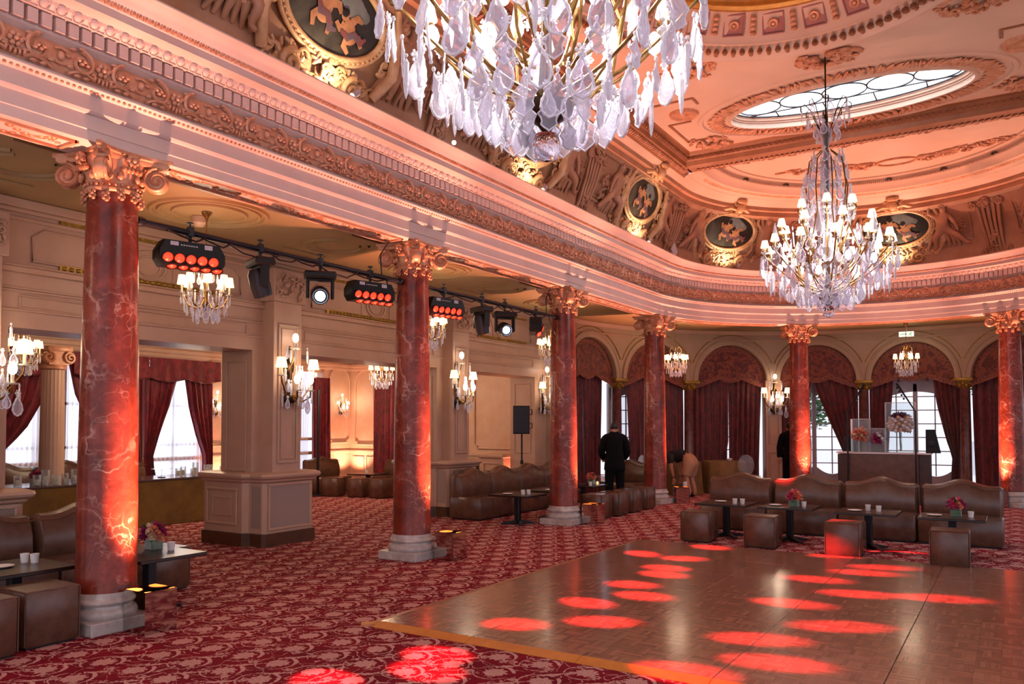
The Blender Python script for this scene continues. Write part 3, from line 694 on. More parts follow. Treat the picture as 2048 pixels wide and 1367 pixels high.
for prof in ([(0, 3.86), (-.03, 3.87), (-.06, 3.92), (-.08, 3.95)], [(0, 3.70), (-.02, 3.71), (-.02, 3.73), (0, 3.74)]):
    MB().loft([[AB(0, t, e, z) for e, z in prof] for t in [HB*(-9+18*i/60) for i in range(61)]], None, False, False).obj('wall_moulding', M_CREAM, wb, 30)
# small columns between the arches, with gilded capitals
t0 = thing('arch_column', 'slim dark marble column with gilt capital left of the sunlit central window', 'column')
MB().lathe([(.17, 0), (.17, .08), (.155, .1), (.165, .15), (.14, .2), (.125, .22), (.125, 1.2), (.115, 2.46), (.12, 2.47)], 20).obj('shaft', pm('brown_marble', '5a2a24', '7c4a40', 5, .25), t0, 40)
m = MB().lathe([(.115, 2.46), (.13, 2.48), (.15, 2.55), (.17, 2.62)], 16)
for i in range(12):
    a = 2*pi*i/12; m.ball((.15*cos(a), .15*sin(a), 2.52+.05*(i % 2)), (.035, .035, .05), 6, 4)
m.box(-.21, .21, -.2, .2, 2.62, 2.70, None, .012)
m.obj('capital', M_GOLDLINE, t0, 50)
LBL = {-1: 'slim dark marble column with gilt capital right of the sunlit central window', 2: 'slim dark marble column with gilt capital between the closed red curtains', 3: 'slim dark marble column behind the man in the dark suit', }
first = True
for j in (.5, -.5, 2.5, 3.5):
    p = AB(j, 0, .16, 0); lab = {.5: t0['label'], -.5: LBL[-1], 2.5: LBL[2], 3.5: LBL[3]}[j]
    if first: t0.location = p; t0.rotation_euler = (0, 0, j*DA_); t0['group'] = 'slim columns between the arches'; first = False
    else: dup(t0, p, j*DA_, lab)
t = structure(thing('trim_20', None, None))
F = ABm(1.5, 0, .32, 0); MB().box(-.2, .2, 0, .34, 0, 2.72, F, .01).obj('pilaster', M_CREAM, t)
m = MB(); molding_frame(m, F @ T(0, .34, 1.85), .28, 1.5, .025, .018, .08); molding_frame(m, F @ T(0, .34, .58), .28, .7, .025, .018, .08); m.obj('pilaster_panel', M_CREAM, t)
MB().box(-.23, .23, 0, .37, 0, .16, F, .01).obj('skirting', M_CREAM, t)
# --- curtains and valances
def interp(tab, v):
    for (a, *p), (b, *q) in zip(tab, tab[1:]):
        if v <= b: f = (v-a)/(b-a) if b > a else 0; return [x+(y-x)*f for x, y in zip(p, q)]
    return list(tab[-1][1:])
def drape(fn, tab, z0, z1, folds, amp, seed=0, e0=.22, nu=None, nv=14):
    ph = random.Random(seed).uniform(0, 6)
    def f(u, v):
        a, b = interp(tab, v); x = a+(b-a)*u; z = z1+(z0-z1)*v
        return fn(x, e0-amp*sin(u*folds*2*pi+ph+.4*sin(v*3+ph))*(.5+.5*min(1, v*3))-amp*.3*sin(u*folds*4.3*pi+v*2), z)
    return MB().grid(f, nu or int(folds*8), nv)
def curtain(k, tab, seed, name='curtain', folds=7, label=None, cat='curtain', e0=.24, amp=.035, z1=2.75):
    o = drape(lambda x, e, z: AB(k, x, e, z), tab, .02, z1, folds, amp, seed, e0).obj(name, M_CURTAIN, None, 60)
    return tag(o, label, cat, 'tall red curtains in the arches')
curtain(0, [(0, -.95, -.42), (.5, -.95, -.52), (1, -.95, -.60)], 1, label='narrow red curtain hanging straight left of the bright central window', folds=4)
curtain(0, [(0, .40, .95), (.25, .48, .95), (.55, .66, .95), (.7, .78, .95), (1, .72, .95)], 2, label='red curtain gathered to the right of the bright central window', folds=5)
curtain(1, [(0, -.95, -.1), (.3, -.95, -.24), (.6, -.95, -.4), (1, -.95, -.45)], 3, label='red curtain hanging straight right behind the lit column at centre right', folds=4)
curtain(1, [(0, -.1, .95), (.3, .2, .95), (.6, .52, .95), (.72, .64, .95), (1, .6, .95)], 4, label='red curtain swept diagonally to the right off the window with the green view', folds=6)
curtain(2, [(0, -.93, .02), (.5, -.93, .01), (.6, -.93, .01), (.62, -.93, -.02), (1, -.93, -.03)], 5, label='left half of the closed red curtain behind the olive table', folds=6)
curtain(2, [(0, .02, .86), (.55, .03, .80), (1, .03, .76)], 6, label='right half of the closed red curtain beside the cream pilaster', folds=6)
curtain(3, [(0, -.72, .95), (.5, -.66, .95), (1, -.62, .95)], 7, label='closed red curtain behind the second-farthest lit column', folds=9)
curtain(4, [(0, -.95, .0), (.5, -.95, -.06), (.8, -.95, -.02), (1, -.95, .0)], 8, label='left half of the red curtain with a crooked strip of daylight', folds=6)
curtain(4, [(0, .0, .68), (.5, .0, .62), (.8, .02, .6), (1, .02, .6)], 9, label='right half of the red curtain with a crooked strip of daylight', folds=5)
curtain(-1, [(0, -.95, .95), (1, -.9, .95)], 10, label='red curtain behind the rightmost marble column', folds=10)
VT = NT('spotted_border'); vo = VT.n('TexVoronoi'); VT.t.links.new(VT.coord('Object', 26), vo.inputs[0]); vo.inputs['Scale'].default_value = 1
VT.put(VT.b.inputs['Base Color'], VT.mix(VT.ramp(vo.outputs[0], (.3, 0.), (.36, 1.)), lin('2e0c10'), lin('8a4632'))); VT.set(Roughness=.6)
VN = {0: 'patterned red valance with tassels over the bright central window', 1: 'patterned red valance over the window with the green view', 2: 'patterned red valance over the closed curtains behind the olive table', 3: 'patterned red valance mostly hidden by the fourth marble column', 4: 'patterned red valance above the man in the dark suit', -1: 'patterned red valance at the right edge behind the marble column'}
for k in (-1, 0, 1, 2, 3, 4):
    def zb(t):
        a = abs(t)
        return ZS+.06-.09*cos(min(1, a/.31)*pi/2) if a < .31 else ZS+.06-.24*((a-.31)/.62)**.8
    def fv(u, v, k=k):
        t = -.93+1.86*u; zt = ZS+sqrt(max(0.0, .94**2-t*t))+.02; b = zb(t); z = zt+(b-zt)*v
        return AB(k, t, .12-.02*sin(v*3)-.012*sin(t*30)*v, z)
    val = MB().grid(fv, 44, 8).obj('valance', M_VALANCE, None, 60); tag(val, VN[k], 'valance', 'red valances under the arches')
    tr = MB(); n = 44
    tr.loft([[AB(k, -.93+1.86*i/n, .085, zb(-.93+1.86*i/n)+dz) for dz in (-.015, .11)] for i in range(n+1)], None, False, False)
    tr.loft([[AB(k, -r*cos(pi*i/36), .09, ZS+r*sin(pi*i/36)) for r in (.76, .88)] for i in range(2, 35)], None, False, False)
    tr.obj('border', VT.m, val, 60)
    if k == 0:
        for q in (-.31, .31): MB().lathe([(.0, .0), (.015, -.01), (.02, -.03), (.05, -.12), (.0, -.12)], 8, T(*AB(k, q, .08, ZS+.06))).obj('tassel', M_CURTAIN, val, 50)
# --- windows behind the arches
pane_me = MB().box(-.185, .185, -.003, .003, -.16, .16).mesh('pane', M_GREENGLASS)
M_WIN = pm('window_paint', 'b8b0b4', 'aca4aa', 4, .5)
for k in (0, 1, 2, 3, 4, -1, -2, -3, -4):
    F0 = ABm(k, 0, .62, 0)
    w = structure(thing('window_%d' % (k+3 if k > -2 else 4-k+2), None, None))
    fr = MB()
    for x0, x1 in ((-.98, -.82), (.82, .98), (-.05, .05)): fr.box(x0, x1, -.05, .05, 0, 2.62, F0, .01)
    fr.loft([[tuple(F0 @ Vector((x, y, z))) for y, z in ((.05, 2.2+.22*cos(x/.9*pi/2)), (.05, 3.0), (-.05, 3.0), (-.05, 2.2+.22*cos(x/.9*pi/2)))] for x in [-.95+1.9*i/20 for i in range(21)]])
    for q in (-1, 1):
        fr.loft([[tuple(F0 @ Vector((q*x, y, z))) for y, z in ((.04, .0), (.04, .34+.2*(abs(x-.43)/.4)**2), (-.04, .34+.2*(abs(x-.43)/.4)**2), (-.04, 0))] for x in [.04+.79*i/10 for i in range(11)]])
    fr.obj('frame', M_WIN, w)
    mu = MB()
    for x in (-.43, .43): mu.box(x-.013, x+.013, -.015, .015, .35, 2.5, F0)
    for i in range(6): mu.box(-.83, .83, -.015, .015, .62+.335*i-.012, .62+.335*i+.012, F0)
    mu.obj('glazing_bar', M_WIN, w)
    for i in range(6):
        for x in (-.625, -.235, .235, .625): link('pane', pane_me, w, M=F0 @ T(x, 0, .785+.335*i-.335*.0))
# outside: terrace, trees and a low wall seen through the panes
structure(MB().box(-12, 12, 23.5, 60, -.25, -.15).obj('ground_terrace', pm('pale_terrace', 'fbfafa', 'f2f1f1', 2, .6)))
def tree(x, y, h, r, seed, label):
    t = thing('tree', label, 'tree', (x, y, -.15), 0, 'trees outside the windows')
    MB().tube([(0, 0, 0), (.05, 0, h*.5), (0, .05, h)], [.12, .09, .03], 7).obj('trunk', M_SKIRT, t, 60)
    rr = random.Random(seed); m = MB()
    for i in range(1000):
        v = Vector((rr.gauss(0, 1), rr.gauss(0, 1), rr.gauss(0, 1))).normalized()*r*rr.uniform(.4, 1)
        M = T(v.x, v.y, h+v.z*.8) @ rotz(rr.uniform(0, 6)) @ RX(rr.uniform(-1, 1)); m.add([(-.1, 0, 0), (0, -.06, .02), (.1, 0, 0), (0, .06, .02)], [(0, 1, 2, 3)], M)
    tag(m.obj('foliage', M_LEAF, t), kind='stuff')
tree(-3.6, 27, 2.3, 1.0, 1, 'leafy green tree seen through the window left of centre')
tree(1.2, 30, 3.4, .9, 2, 'leafy green tree seen through the right half of the central window')
tree(-9.5, 22, 3.6, .8, 3, 'leafy green tree glimpsed behind the man in the dark suit')
structure(MB().box(.6, 5, 32, 32.6, -.2, 1.0).obj('wall_terrace', pm('terrace_wall', 'eceef2', 'dfe2e6', 2, .6)))
# ================================================================ side salon seen through the openings
XF, YF = -12.5, 15.4
sr = MB(); HO = [(6.35, 7.62), (8.02, 9.25), (9.62, 10.98), (13.68, 14.42)]; y = 0
sr.box(XF-.2, XF, 0, YF+.2, 2.9, 3.4); sr.box(XF-.2, XF, 0, YF+.2, 0, .35)
for a, b in HO+[(YF+.2, None)]:
    sr.box(XF-.2, XF, y, a, .35, 2.9); y = b
sr.box(XF, XW-.6, YF, YF+.2, 0, 3.4); sr.box(XF, XW-.6, .4, .6, 0, 3.4)
sal = structure(sr.obj('wall_salon', M_PLASTER))
structure(MB().box(XF, XW-.6, .6, YF, 3.25, 3.4).obj('ceiling_salon', M_CREAM))
for z, d in ((3.1, .12), (3.02, .07), (.92, .03)):
    MB().box(XF, XF+d, .6, YF, z-.04, z+.04, None, .015).obj('wall_moulding', M_PLASTER, sal); MB().box(XF, XW-.62, YF-d, YF, z-.04, z+.04, None, .015).obj('wall_moulding', M_PLASTER, sal)
def arched(mb, F, w, h, t=.03, arch=True):   # moulded panel outline, with an arched head and notched foot
    n = 12; p = []; hw = w/2
    p += [(-hw+.09, .02, -h/2), (hw-.09, .02, -h/2), (hw-.09, .02, -h/2+.05), (hw, .02, -h/2+.10)]
    if arch: p += [(hw*cos(pi*i/n), .02, h/2-hw+hw*sin(pi*i/n)) for i in range(n+1)]
    else: p += [(hw, .02, h/2-.1), (hw-.1, .02, h/2), (-hw+.1, .02, h/2), (-hw, .02, h/2-.1)]
    p += [(-hw, .02, -h/2+.10), (-hw+.09, .02, -h/2+.05), (-hw+.09, .02, -h/2)]
    mb.tube(p, t, 6, F)
def onfar(y, z): return T(XF, y, z) @ rotz(-pi/2)
def onend(x, z): return T(x, YF, z) @ rotz(pi)
for F, w, h, ar in ((onfar(14.98, 2.1), .72, 1.9, True), (onend(-11.95, 2.05), .72, 1.9, True), (onend(-8.03, 1.92), 1.1, 1.72, False), (onend(-7.15, 1.9), .36, 1.6, False), (onend(-9.7, 2.0), .9, 1.8, True), (onfar(11.3, 2.0), .4, 1.7, False), (onfar(12.4, 2.05), .8, 1.9, True)):
    m = MB(); arched(m, F, w, h, .022, ar); m.obj('wall_panel', M_PLASTER, sal, 50)
for x in (-12.2, -11.75, -8.4, -7.7): 
    m = MB(); molding_frame(m, onend(x, .55), .38, .5, .025, .02); m.obj('dado_panel', M_PLASTER, sal)
MB().box(-7.44, -7.35, YF-.08, YF, 0, 3.0, None, .01).obj('pilaster', M_PLASTER, sal)
m = MB(); molding_frame(m, onfar(14.05, 2.2), .86, 1.95, .07, .05); cluster(m, onfar(14.05, 3.12), .3, .1, 18, 4, .06, .05); m.obj('mirror_frame', M_PLASTER, sal, 50)  # mirror built as an opening; drape and sheer behind it model its reflection
m = MB(); cluster(m, T(XF+.02, 11.15, 2.75) @ rotz(-pi/2), .14, .22, 26, 41, .16, .055); m.obj('carved_bracket', M_GILT, sal, 60)
fl = thing('fluted_column', 'cream fluted column with scrolled capital between the salon windows', 'column', (-11.12, 7.07, 0))
rings = []
for z, r in ((0, .25), (.1, .25), (.12, .2), (.2, .19), (2.5, .17)): rings.append([(r*(1-(.06 if (j % 2 and z >= .2) else 0))*cos(2*pi*j/40), r*(1-(.06 if (j % 2 and z >= .2) else 0))*sin(2*pi*j/40), z) for j in range(40)])
MB().loft(rings).obj('shaft', M_CREAM, fl, 35)
m = MB().lathe([(.17, 2.5), (.2, 2.52), (.2, 2.56), (.17, 2.6)], 20); m.box(-.22, .22, -.2, .2, 2.8, 2.88, None, .01)
for q in (-1, 1):
    m.tube([(.2, q*.17+px, 2.7+pz) for px, _, pz in scroll(1.8, .1, 20, q)], .022, 5); m.lathe([(.1, -.15), (.1, .15)], 14, T(.02, q*.17, 2.7) @ RY(pi/2))
m.box(-.15, .18, -.16, .16, 2.58, 2.8); m.obj('capital', M_GILT, fl, 50)
for i, (a, b) in enumerate(HO[:3]):
    w = structure(thing('window_%d' % (12+i), None, None))
    m = MB()
    for yy in (a+.05, (a+b)/2, b-.05): m.box(XF-.14, XF-.08, yy-.03, yy+.03, .35, 2.9)
    for z in (.4, 1.2, 2.0, 2.85): m.box(XF-.14, XF-.08, a, b, z-.025, z+.025)
    m.obj('frame', M_WIN, w)
    tag(drape(lambda x, e, z: (XF+.12-e, x, z), [(0, a, b), (1, a, b)], .36, 2.85, 14, .02, i, .06, 130, 3).obj('sheer_curtain', M_SHEER, None, 60), ['white sheer curtain in the salon window left of the fluted column', 'white sheer curtain in the salon window right of the fluted column', 'white sheer curtain in the salon window with two tied-back drapes'][i], 'curtain', 'sheer salon curtains')
def scur(tab, seed, label, folds=5): tag(drape(lambda x, e, z: (XF+.34-e, x, z), tab, .02, 2.75, folds, .05, seed, .1).obj('curtain', M_SALONCUR, None, 60), label, 'curtain', 'crimson drapes in the salon')
scur([(0, 6.25, 7.66), (.25, 6.25, 7.5), (.45, 6.25, 7.2), (.62, 6.25, 6.75), (.75, 6.25, 6.5), (1, 6.25, 6.6)], 21, 'crimson drape swept to the left of the fluted column', 7)
scur([(0, 7.95, 9.4), (.25, 8.1, 9.4), (.45, 8.5, 9.4), (.62, 8.9, 9.4), (.75, 9.1, 9.4), (1, 9.0, 9.4)], 22, 'crimson drape swept to the right of the fluted column', 7)
scur([(0, 9.45, 10.25), (.3, 9.45, 10.0), (.52, 9.45, 9.75), (.66, 9.45, 9.62), (.8, 9.45, 9.72), (1, 9.45, 9.75)], 23, 'tied-back crimson drape left of the salon sheers, beside the big marble column')
scur([(0, 10.3, 11.0), (.3, 10.45, 11.0), (.5, 10.62, 11.0), (.64, 10.78, 11.0), (.75, 10.8, 11.0), (1, 10.75, 11.0)], 24, 'tied-back crimson drape right of the salon sheers, beside the wall sconce')
scur([(0, 13.84, 14.42), (1, 13.84, 14.42)], 25, 'dark crimson drape standing in for the reflection in the salon mirror', 5)
tag(drape(lambda x, e, z: (XF+.1-e, x, z), [(0, 13.66, 13.9), (1, 13.66, 13.9)], .4, 2.85, 3, .02, 7, .06).obj('sheer_curtain', M_SHEER, None, 60), 'thin white sheer standing in for the window reflected in the salon mirror', 'curtain', 'sheer salon curtains')
tag(drape(lambda x, e, z: (x, YF-.3+e, z), [(0, -11.55, -10.3), (1, -11.55, -10.3)], .02, 2.95, 7, .05, 26, .1).obj('curtain', M_SALONCUR, None, 60), 'dark crimson drape in the salon corner beside the second marble column', 'curtain', 'crimson drapes in the salon')
for a, b, lab in ((6.2, 7.68, 'crimson pelmet above the salon window left of the fluted column'), (7.95, 9.41, 'crimson pelmet above the salon window right of the fluted column'), (9.42, 11.06, 'crimson pelmet with a scalloped hem above the tied-back drapes')):
    def fv(u, v, a=a, b=b):
        yy = a+(b-a)*u; z0 = 2.50-.06*abs(sin(u*2*pi))+.03; return (XF+.42+.02*sin(u*40)*v, yy, 2.92+(z0-2.92)*v)
    p = MB().grid(fv, 50, 5).obj('pelmet', M_SALONCUR, None, 60); tag(p, lab, 'valance', 'crimson pelmets in the salon')
    MB().tube([fv(i/40, 1) for i in range(41)], .014, 5).obj('fringe', M_CURTAIN, p)
# buffet table
bt = thing('buffet_table', 'long buffet table with a gold cloth front and a shiny top in the salon', 'table', (-9.98, 7.4, 0))
MB().box(-.4, .4, -2.7, 2.35, 0, .72, None, .01).obj('table_skirt', M_GOLDCLOTH, bt)
MB().box(-.44, .42, -2.74, 2.39, .72, .75, None, .006).obj('tabletop', pm('glossy_top', '6a5a58', '5a4a4a', 5, .12), bt)
# daylight and amber uplights in the salon
for i, (a, b) in enumerate(HO[:3]): lamp('AREA', 'window_daylight', (XF-.6, (a+b)/2, 1.7), EN['win'], (.85, .9, 1), (XF+3, (a+b)/2, 1.2), shape='RECTANGLE', size=1.2, size_y=2.2)
for p, tg, e in (((-12.1, 15.0, .25), (-12.3, 15.3, 3), 2.2), ((-12.2, 11.3, .3), (-12.5, 11.25, 3), 1.2), ((-7.35, 14.9, .35), (-7.4, 15.4, 3), 1.3), ((-8.6, 14.9, .4), (-8.6, 15.4, 3), .8)):
    lamp('SPOT', 'salon_uplight', p, EN['salon']*e, AMBER, tg, spot_size=2.0, spot_blend=.8, shadow_soft_size=.05)
lamp('POINT', 'salon_fill', (-9.5, 8.5, 2.7), EN['salon']*.9, WARM, shadow_soft_size=.3)
lamp('POINT', 'salon_fill', (-9.5, 13, 2.6), EN['salon']*.9, WARM, shadow_soft_size=.3)
# ================================================================ marble columns
def two(mb1, m1, mb2, m2, name, smooth=60):
    n1 = len(mb1.f); mb = MB(); mb.add(mb1.v, mb1.f); mb.add(mb2.v, mb2.f); me = mb.mesh(name, m1, smooth); me.materials.append(m2)
    for p in me.polygons: 
        if p.index >= n1: p.material_index = 1
    return me
col0 = thing('marble_column', 'nearest and tallest red marble column, left of the picture', 'column', (*COLP[0], 0), 0, 'red marble columns of the hall')
MB().box(-.29, .29, -.29, .29, 0, .10, None, .008).obj('plinth', M_WHITEMARBLE, col0)
MB().lathe([(.275, .10), (.285, .115), (.287, .14), (.275, .165), (.255, .175), (.25, .185), (.25, .20), (.265, .21), (.272, .225), (.265, .245), (.25, .255), (.246, .275), (.236, .30)], 32).obj('base', M_WHITEMARBLE, col0, 40)
MB().lathe([(.238, .30), (.230, .33), (.228, .9), (.225, 1.4), (.214, 2.3), (.2, 3.1), (.193, 3.5), (.193, 3.6)], 40).obj('shaft', M_MARBLE, col0, 60)
MB().lathe([(.195, 3.52), (.212, 3.53), (.216, 3.545), (.205, 3.56), (.2, 3.57), (.205, 3.62), (.225, 3.70), (.25, 3.77), (.25, 3.79)], 32).obj('capital_bell', M_GILT, col0, 50)
ab = []
for q in range(4):
    a0 = q*pi/2
    for i in range(9):
        u = -1+2*i/8; x, y = .31*u, .31-.06*(1-u*u)
        if abs(u) == 1: y = .335; x = .335*u*.94
        ab.append((x*cos(a0)+y*sin(a0), -x*sin(a0)+y*cos(a0)))
MB().loft([[(x*k, y*k, z) for x, y in ab] for k, z in ((.9, 3.775), (.94, 3.79), (.94, 3.81), (1, 3.82), (1, 3.848))]).obj('abacus', M_GILT, col0, 40)
vm = MB()
for sy in (-1, 1):
    vm.tube([(px, sy*.035, pz) for px, _, pz in scroll(2.1, .105, 34, 1)], [.02-.008*i/34 for i in range(35)], 6)
vm.lathe([(.0, -.045), (.035, -.04), (.085, -.028), (.085, .028), (.035, .04), (.0, .045)], 16, RX(pi/2))
vm.tube([(.0, 0, .1), (-.08, 0, .125), (-.17, 0, .10)], [.03, .032, .02], 6)
me_vol = vm.mesh('volute', M_GILT, 60)
for q in range(4):
    a = pi/4+q*pi/2; link('volute', me_vol, col0, M=rotz(a) @ T(.345, 0, 3.665))
fm = MB()
for k in range(7): fm.ball((.035*cos(k*.9), 0, .035*sin(k*.9)), (.024, .03, .024), 6, 4)
fm.ball((0, .02, 0), (.022, .025, .022), 6, 4)
for k in range(5): fm.ball(((k-2)*.035, -.005, -.075), (.018, .025, .03), 6, 4)
me_fl = fm.mesh('fleuron', M_GILT, 60)
for q in range(4): link('fleuron', me_fl, col0, M=rotz(q*pi/2) @ T(0, .275, 3.77))
em = MB()
for i in range(20):
    a = 2*pi*i/20
    if abs(((a+pi/4) % (pi/2))-pi/4) < .22: continue
    em.ball((.235*cos(a), .235*sin(a), 3.64), (.026, .026, .034), 6, 4)
for i in range(28): em.ball((.214*cos(2*pi*i/28), .214*sin(2*pi*i/28), 3.575), .015, 5, 4)
em.obj('egg_band', M_GILT, col0, 60)
dm = MB()
for k in range(9): dm.ball((.018*cos(k*2.4), .018*sin(k*2.4), -.03+.007*k), .017, 5, 4)
me_dr = dm.mesh('flower_drop', M_GILT, 60)
for i in range(12):
    a = 2*pi*(i+.5)/12
    link('flower_drop', me_dr, col0, M=T(.215*cos(a), .215*sin(a), 3.49-.02*(i % 3 == 1)))
for (x, y), lb, rz in zip(COLP[1:], ('second red marble column from the left, before the pier with the wall sconce', 'third red marble column, beside the long brown banquette', 'fourth red marble column, right of the man in the dark suit', 'fifth red marble column, lit orange, behind the banquette row', 'rightmost red marble column, at the edge of the picture'), (0, 0, -.15, -.54-.5, .54+.5)):
    dup(col0, (x, y, 0), rz, lb)
dup(col0, (4.23, 15.65, 0), .15, 'red marble column beyond the right edge of the picture, facing the fourth column')
# ================================================================ mirrored uplight boxes
ul = thing('uplight_box', 'mirrored box hiding an amber uplight at the foot of the nearest column', 'uplight', (-3.80, 3.95, 0), 0, 'mirrored uplight boxes')
pm_ = MB().box(-.14, .14, -.14, -.13, 0, .33).mesh('mirror_panel', M_MIRROR)
for q in range(4): link('mirror_panel', pm_, ul, M=rotz(q*pi/2))
MB().lathe([(.07, .05), (.085, .06), (.092, .28), (.086, .282), (.08, .27), (.0, .27)], 18).obj('lamp_can', M_BLACK, ul, 40)
MB().lathe([(.0, .285), (.085, .285)], 18).obj('lens', emit('amber_lens', 'ff9040', 6), ul)
UPS = [(-3.80, 3.95), (-3.76, 7.92), (-3.78, 11.87), (-3.80, 15.98), (-1.72, 18.42), (1.75, 18.42)]
for (x, y), lb in zip(UPS[1:], ('mirrored box with an amber uplight at the foot of the second column', 'mirrored box with an amber uplight at the foot of the third column', 'mirrored box with an amber uplight near the bending person', 'mirrored box with an amber uplight hidden at the foot of the fifth column', 'mirrored box with an amber uplight at the foot of the rightmost column')):
    dup(ul, (x, y, 0), (.6 if y > 12 else 0), lb)
for i, (x, y) in enumerate(UPS):
    cx, cy = COLP[i]
    lamp('SPOT', 'column_uplight', (x, y, .32), EN['col'], AMBER, (x*.42+cx*.58, y*.42+cy*.58, 3.0), spot_size=.46, spot_blend=1.0, shadow_soft_size=.03)
    lamp('SPOT', 'column_uplight', (x, y, .32), EN['col']*.11, AMBER, (x*.42+cx*.58, y*.42+cy*.58, 3.0), spot_size=1.45, spot_blend=1.0, shadow_soft_size=.03)
    lamp('SPOT', 'column_uplight', (x, y, .32), EN['ent'], AMBER, (x*1.6-cx*.6, y*1.6-cy*.6, 4), spot_size=1.45, spot_blend=.7, shadow_soft_size=.02)
# ================================================================ crystal parts
def pear(h, w, th=.006, rim=.006, nm='pendant', seg=22):
    o = []
    for i in range(seg):
        t = 2*pi*i/seg; z = -h/2-h/2*cos(t)*-1 if 0 else -h*.5*(1-cos(t)); k = -z/h
        r = w/2*(sin(pi*min(1, k**1.7))**.6 if 0 < k < 1 else 0)
        o.append((r*(1 if sin(t) >= 0 else -1), z))
    a = MB(); n = seg
    a.add([(x*.95, 0, z*.97-.01*h) for x, z in o]+[(0, th, -h*.62), (0, -th, -h*.62)], [(i, (i+1) % n, n) for i in range(n)]+[((i+1) % n, i, n+1) for i in range(n)])
    b = MB(); oo = o+o[:2]; b.tube([(x, 0, z) for x, z in oo], [rim*(1.35 if i % 2 else .8) for i in range(len(oo))], 5, None, False)
    b.ball((0, 0, .02*h/.15), (.013*h/.15, .013*h/.15, .016*h/.15), 6, 4); q = .02*h/.15
    for k in range(6): b.ball((q*cos(k*pi/3), 0, q*1.1+q*sin(k*pi/3)), (q*.42, q*.3, q*.42), 5, 4)
    return two(a, M_CRYSTAL, b, M_BEAD, nm, 30)
def leafp(h, w, nm='pendant'):
    o = []; n = 26
    for i in range(n):
        t = 2*pi*i/n; k = .5*(1-cos(t)); r = w/2*sin(pi*k**1.2)*(1+.28*cos(k*15)); o.append((r*(1 if sin(t) >= 0 else -1), -h*k))
    a = MB(); a.add([(x, 0, z) for x, z in o]+[(0, .006, -h*.55), (0, -.006, -h*.55)], [(i, (i+1) % n, n) for i in range(n)]+[((i+1) % n, i, n+1) for i in range(n)])
    b = MB().tube([(x, 0, z) for x, z in o+o[:2]], .0045, 4, None, False); b.ball((0, 0, .016), (.012, .012, .015), 6, 4)
    return two(a, M_CRYSTAL, b, M_BEAD, nm, 30)
def spike(h, w, nm='prism'):
    return MB().lathe([(.001, 0), (w*.5, -h*.12), (w*.42, -h*.3), (w*.5, -h*.55), (w*.3, -h*.85), (.001, -h)], 6, None, False).ball((0, 0, .014), .011, 6, 4).mesh(nm, M_BEAD, 20)
def star(r, nm='rosette'):
    m = MB()
    for k in range(8): m.ball((r*.6*cos(k*pi/4), 0, r*.6*sin(k*pi/4)), (r*.42, r*.2, r*.2), 5, 4, None if 0 else RY(0)) if k % 2 else m.add([(0, r*.2, 0), (r*cos(k*pi/4-.25), 0, r*sin(k*pi/4-.25)), (r*1.1*cos(k*pi/4), r*.1, r*1.1*sin(k*pi/4)), (r*cos(k*pi/4+.25), 0, r*sin(k*pi/4+.25))], [(0, 1, 2, 3)])
    m.ball((0, 0, 0), (r*.4, r*.35, r*.4), 6, 4); return m.mesh(nm, M_BEAD, 30)
PB, PM_, PS = pear(.20, .115, .009, .008), pear(.15, .085, .007, .0065), pear(.10, .055, .005, .005)
LB_, LM_ = leafp(.21, .13), leafp(.16, .10)
SPK, SPL = spike(.15, .028), spike(.22, .034)
STAR = star(.034); 
def shade_mesh(r0, r1, h, mat_, nm='lampshade', n=20):
    return MB().lathe([(r0, 0), (r1, h), (r1*.96, h), (r0*.96, .004)], n, None, False).mesh(nm, mat_, 60)
SHB = shade_mesh(.058, .036, .095, M_WSHADE)
candle_me = MB().lathe([(.0, 0), (.042, .0), (.05, .012), (.02, .014), (.014, .016), (.014, .10), (.0, .10)], 12).mesh('candle_sleeve', M_CANDLE, 40)
bulb_me = MB().lathe([(.001, -.10), (.03, -.075), (.042, -.03), (.03, .01), (.012, .03), (.001, .03)], 10, None, False).mesh('bulb_cover', M_BULB, 60)
bt_ = NT('solid_crystal'); bt_.set(Base_Color=(.97, .95, 1, 1), Roughness=.03, IOR=1.45); bt_.b.inputs['Transmission Weight'].default_value = 1; M_BALL = bt_.m
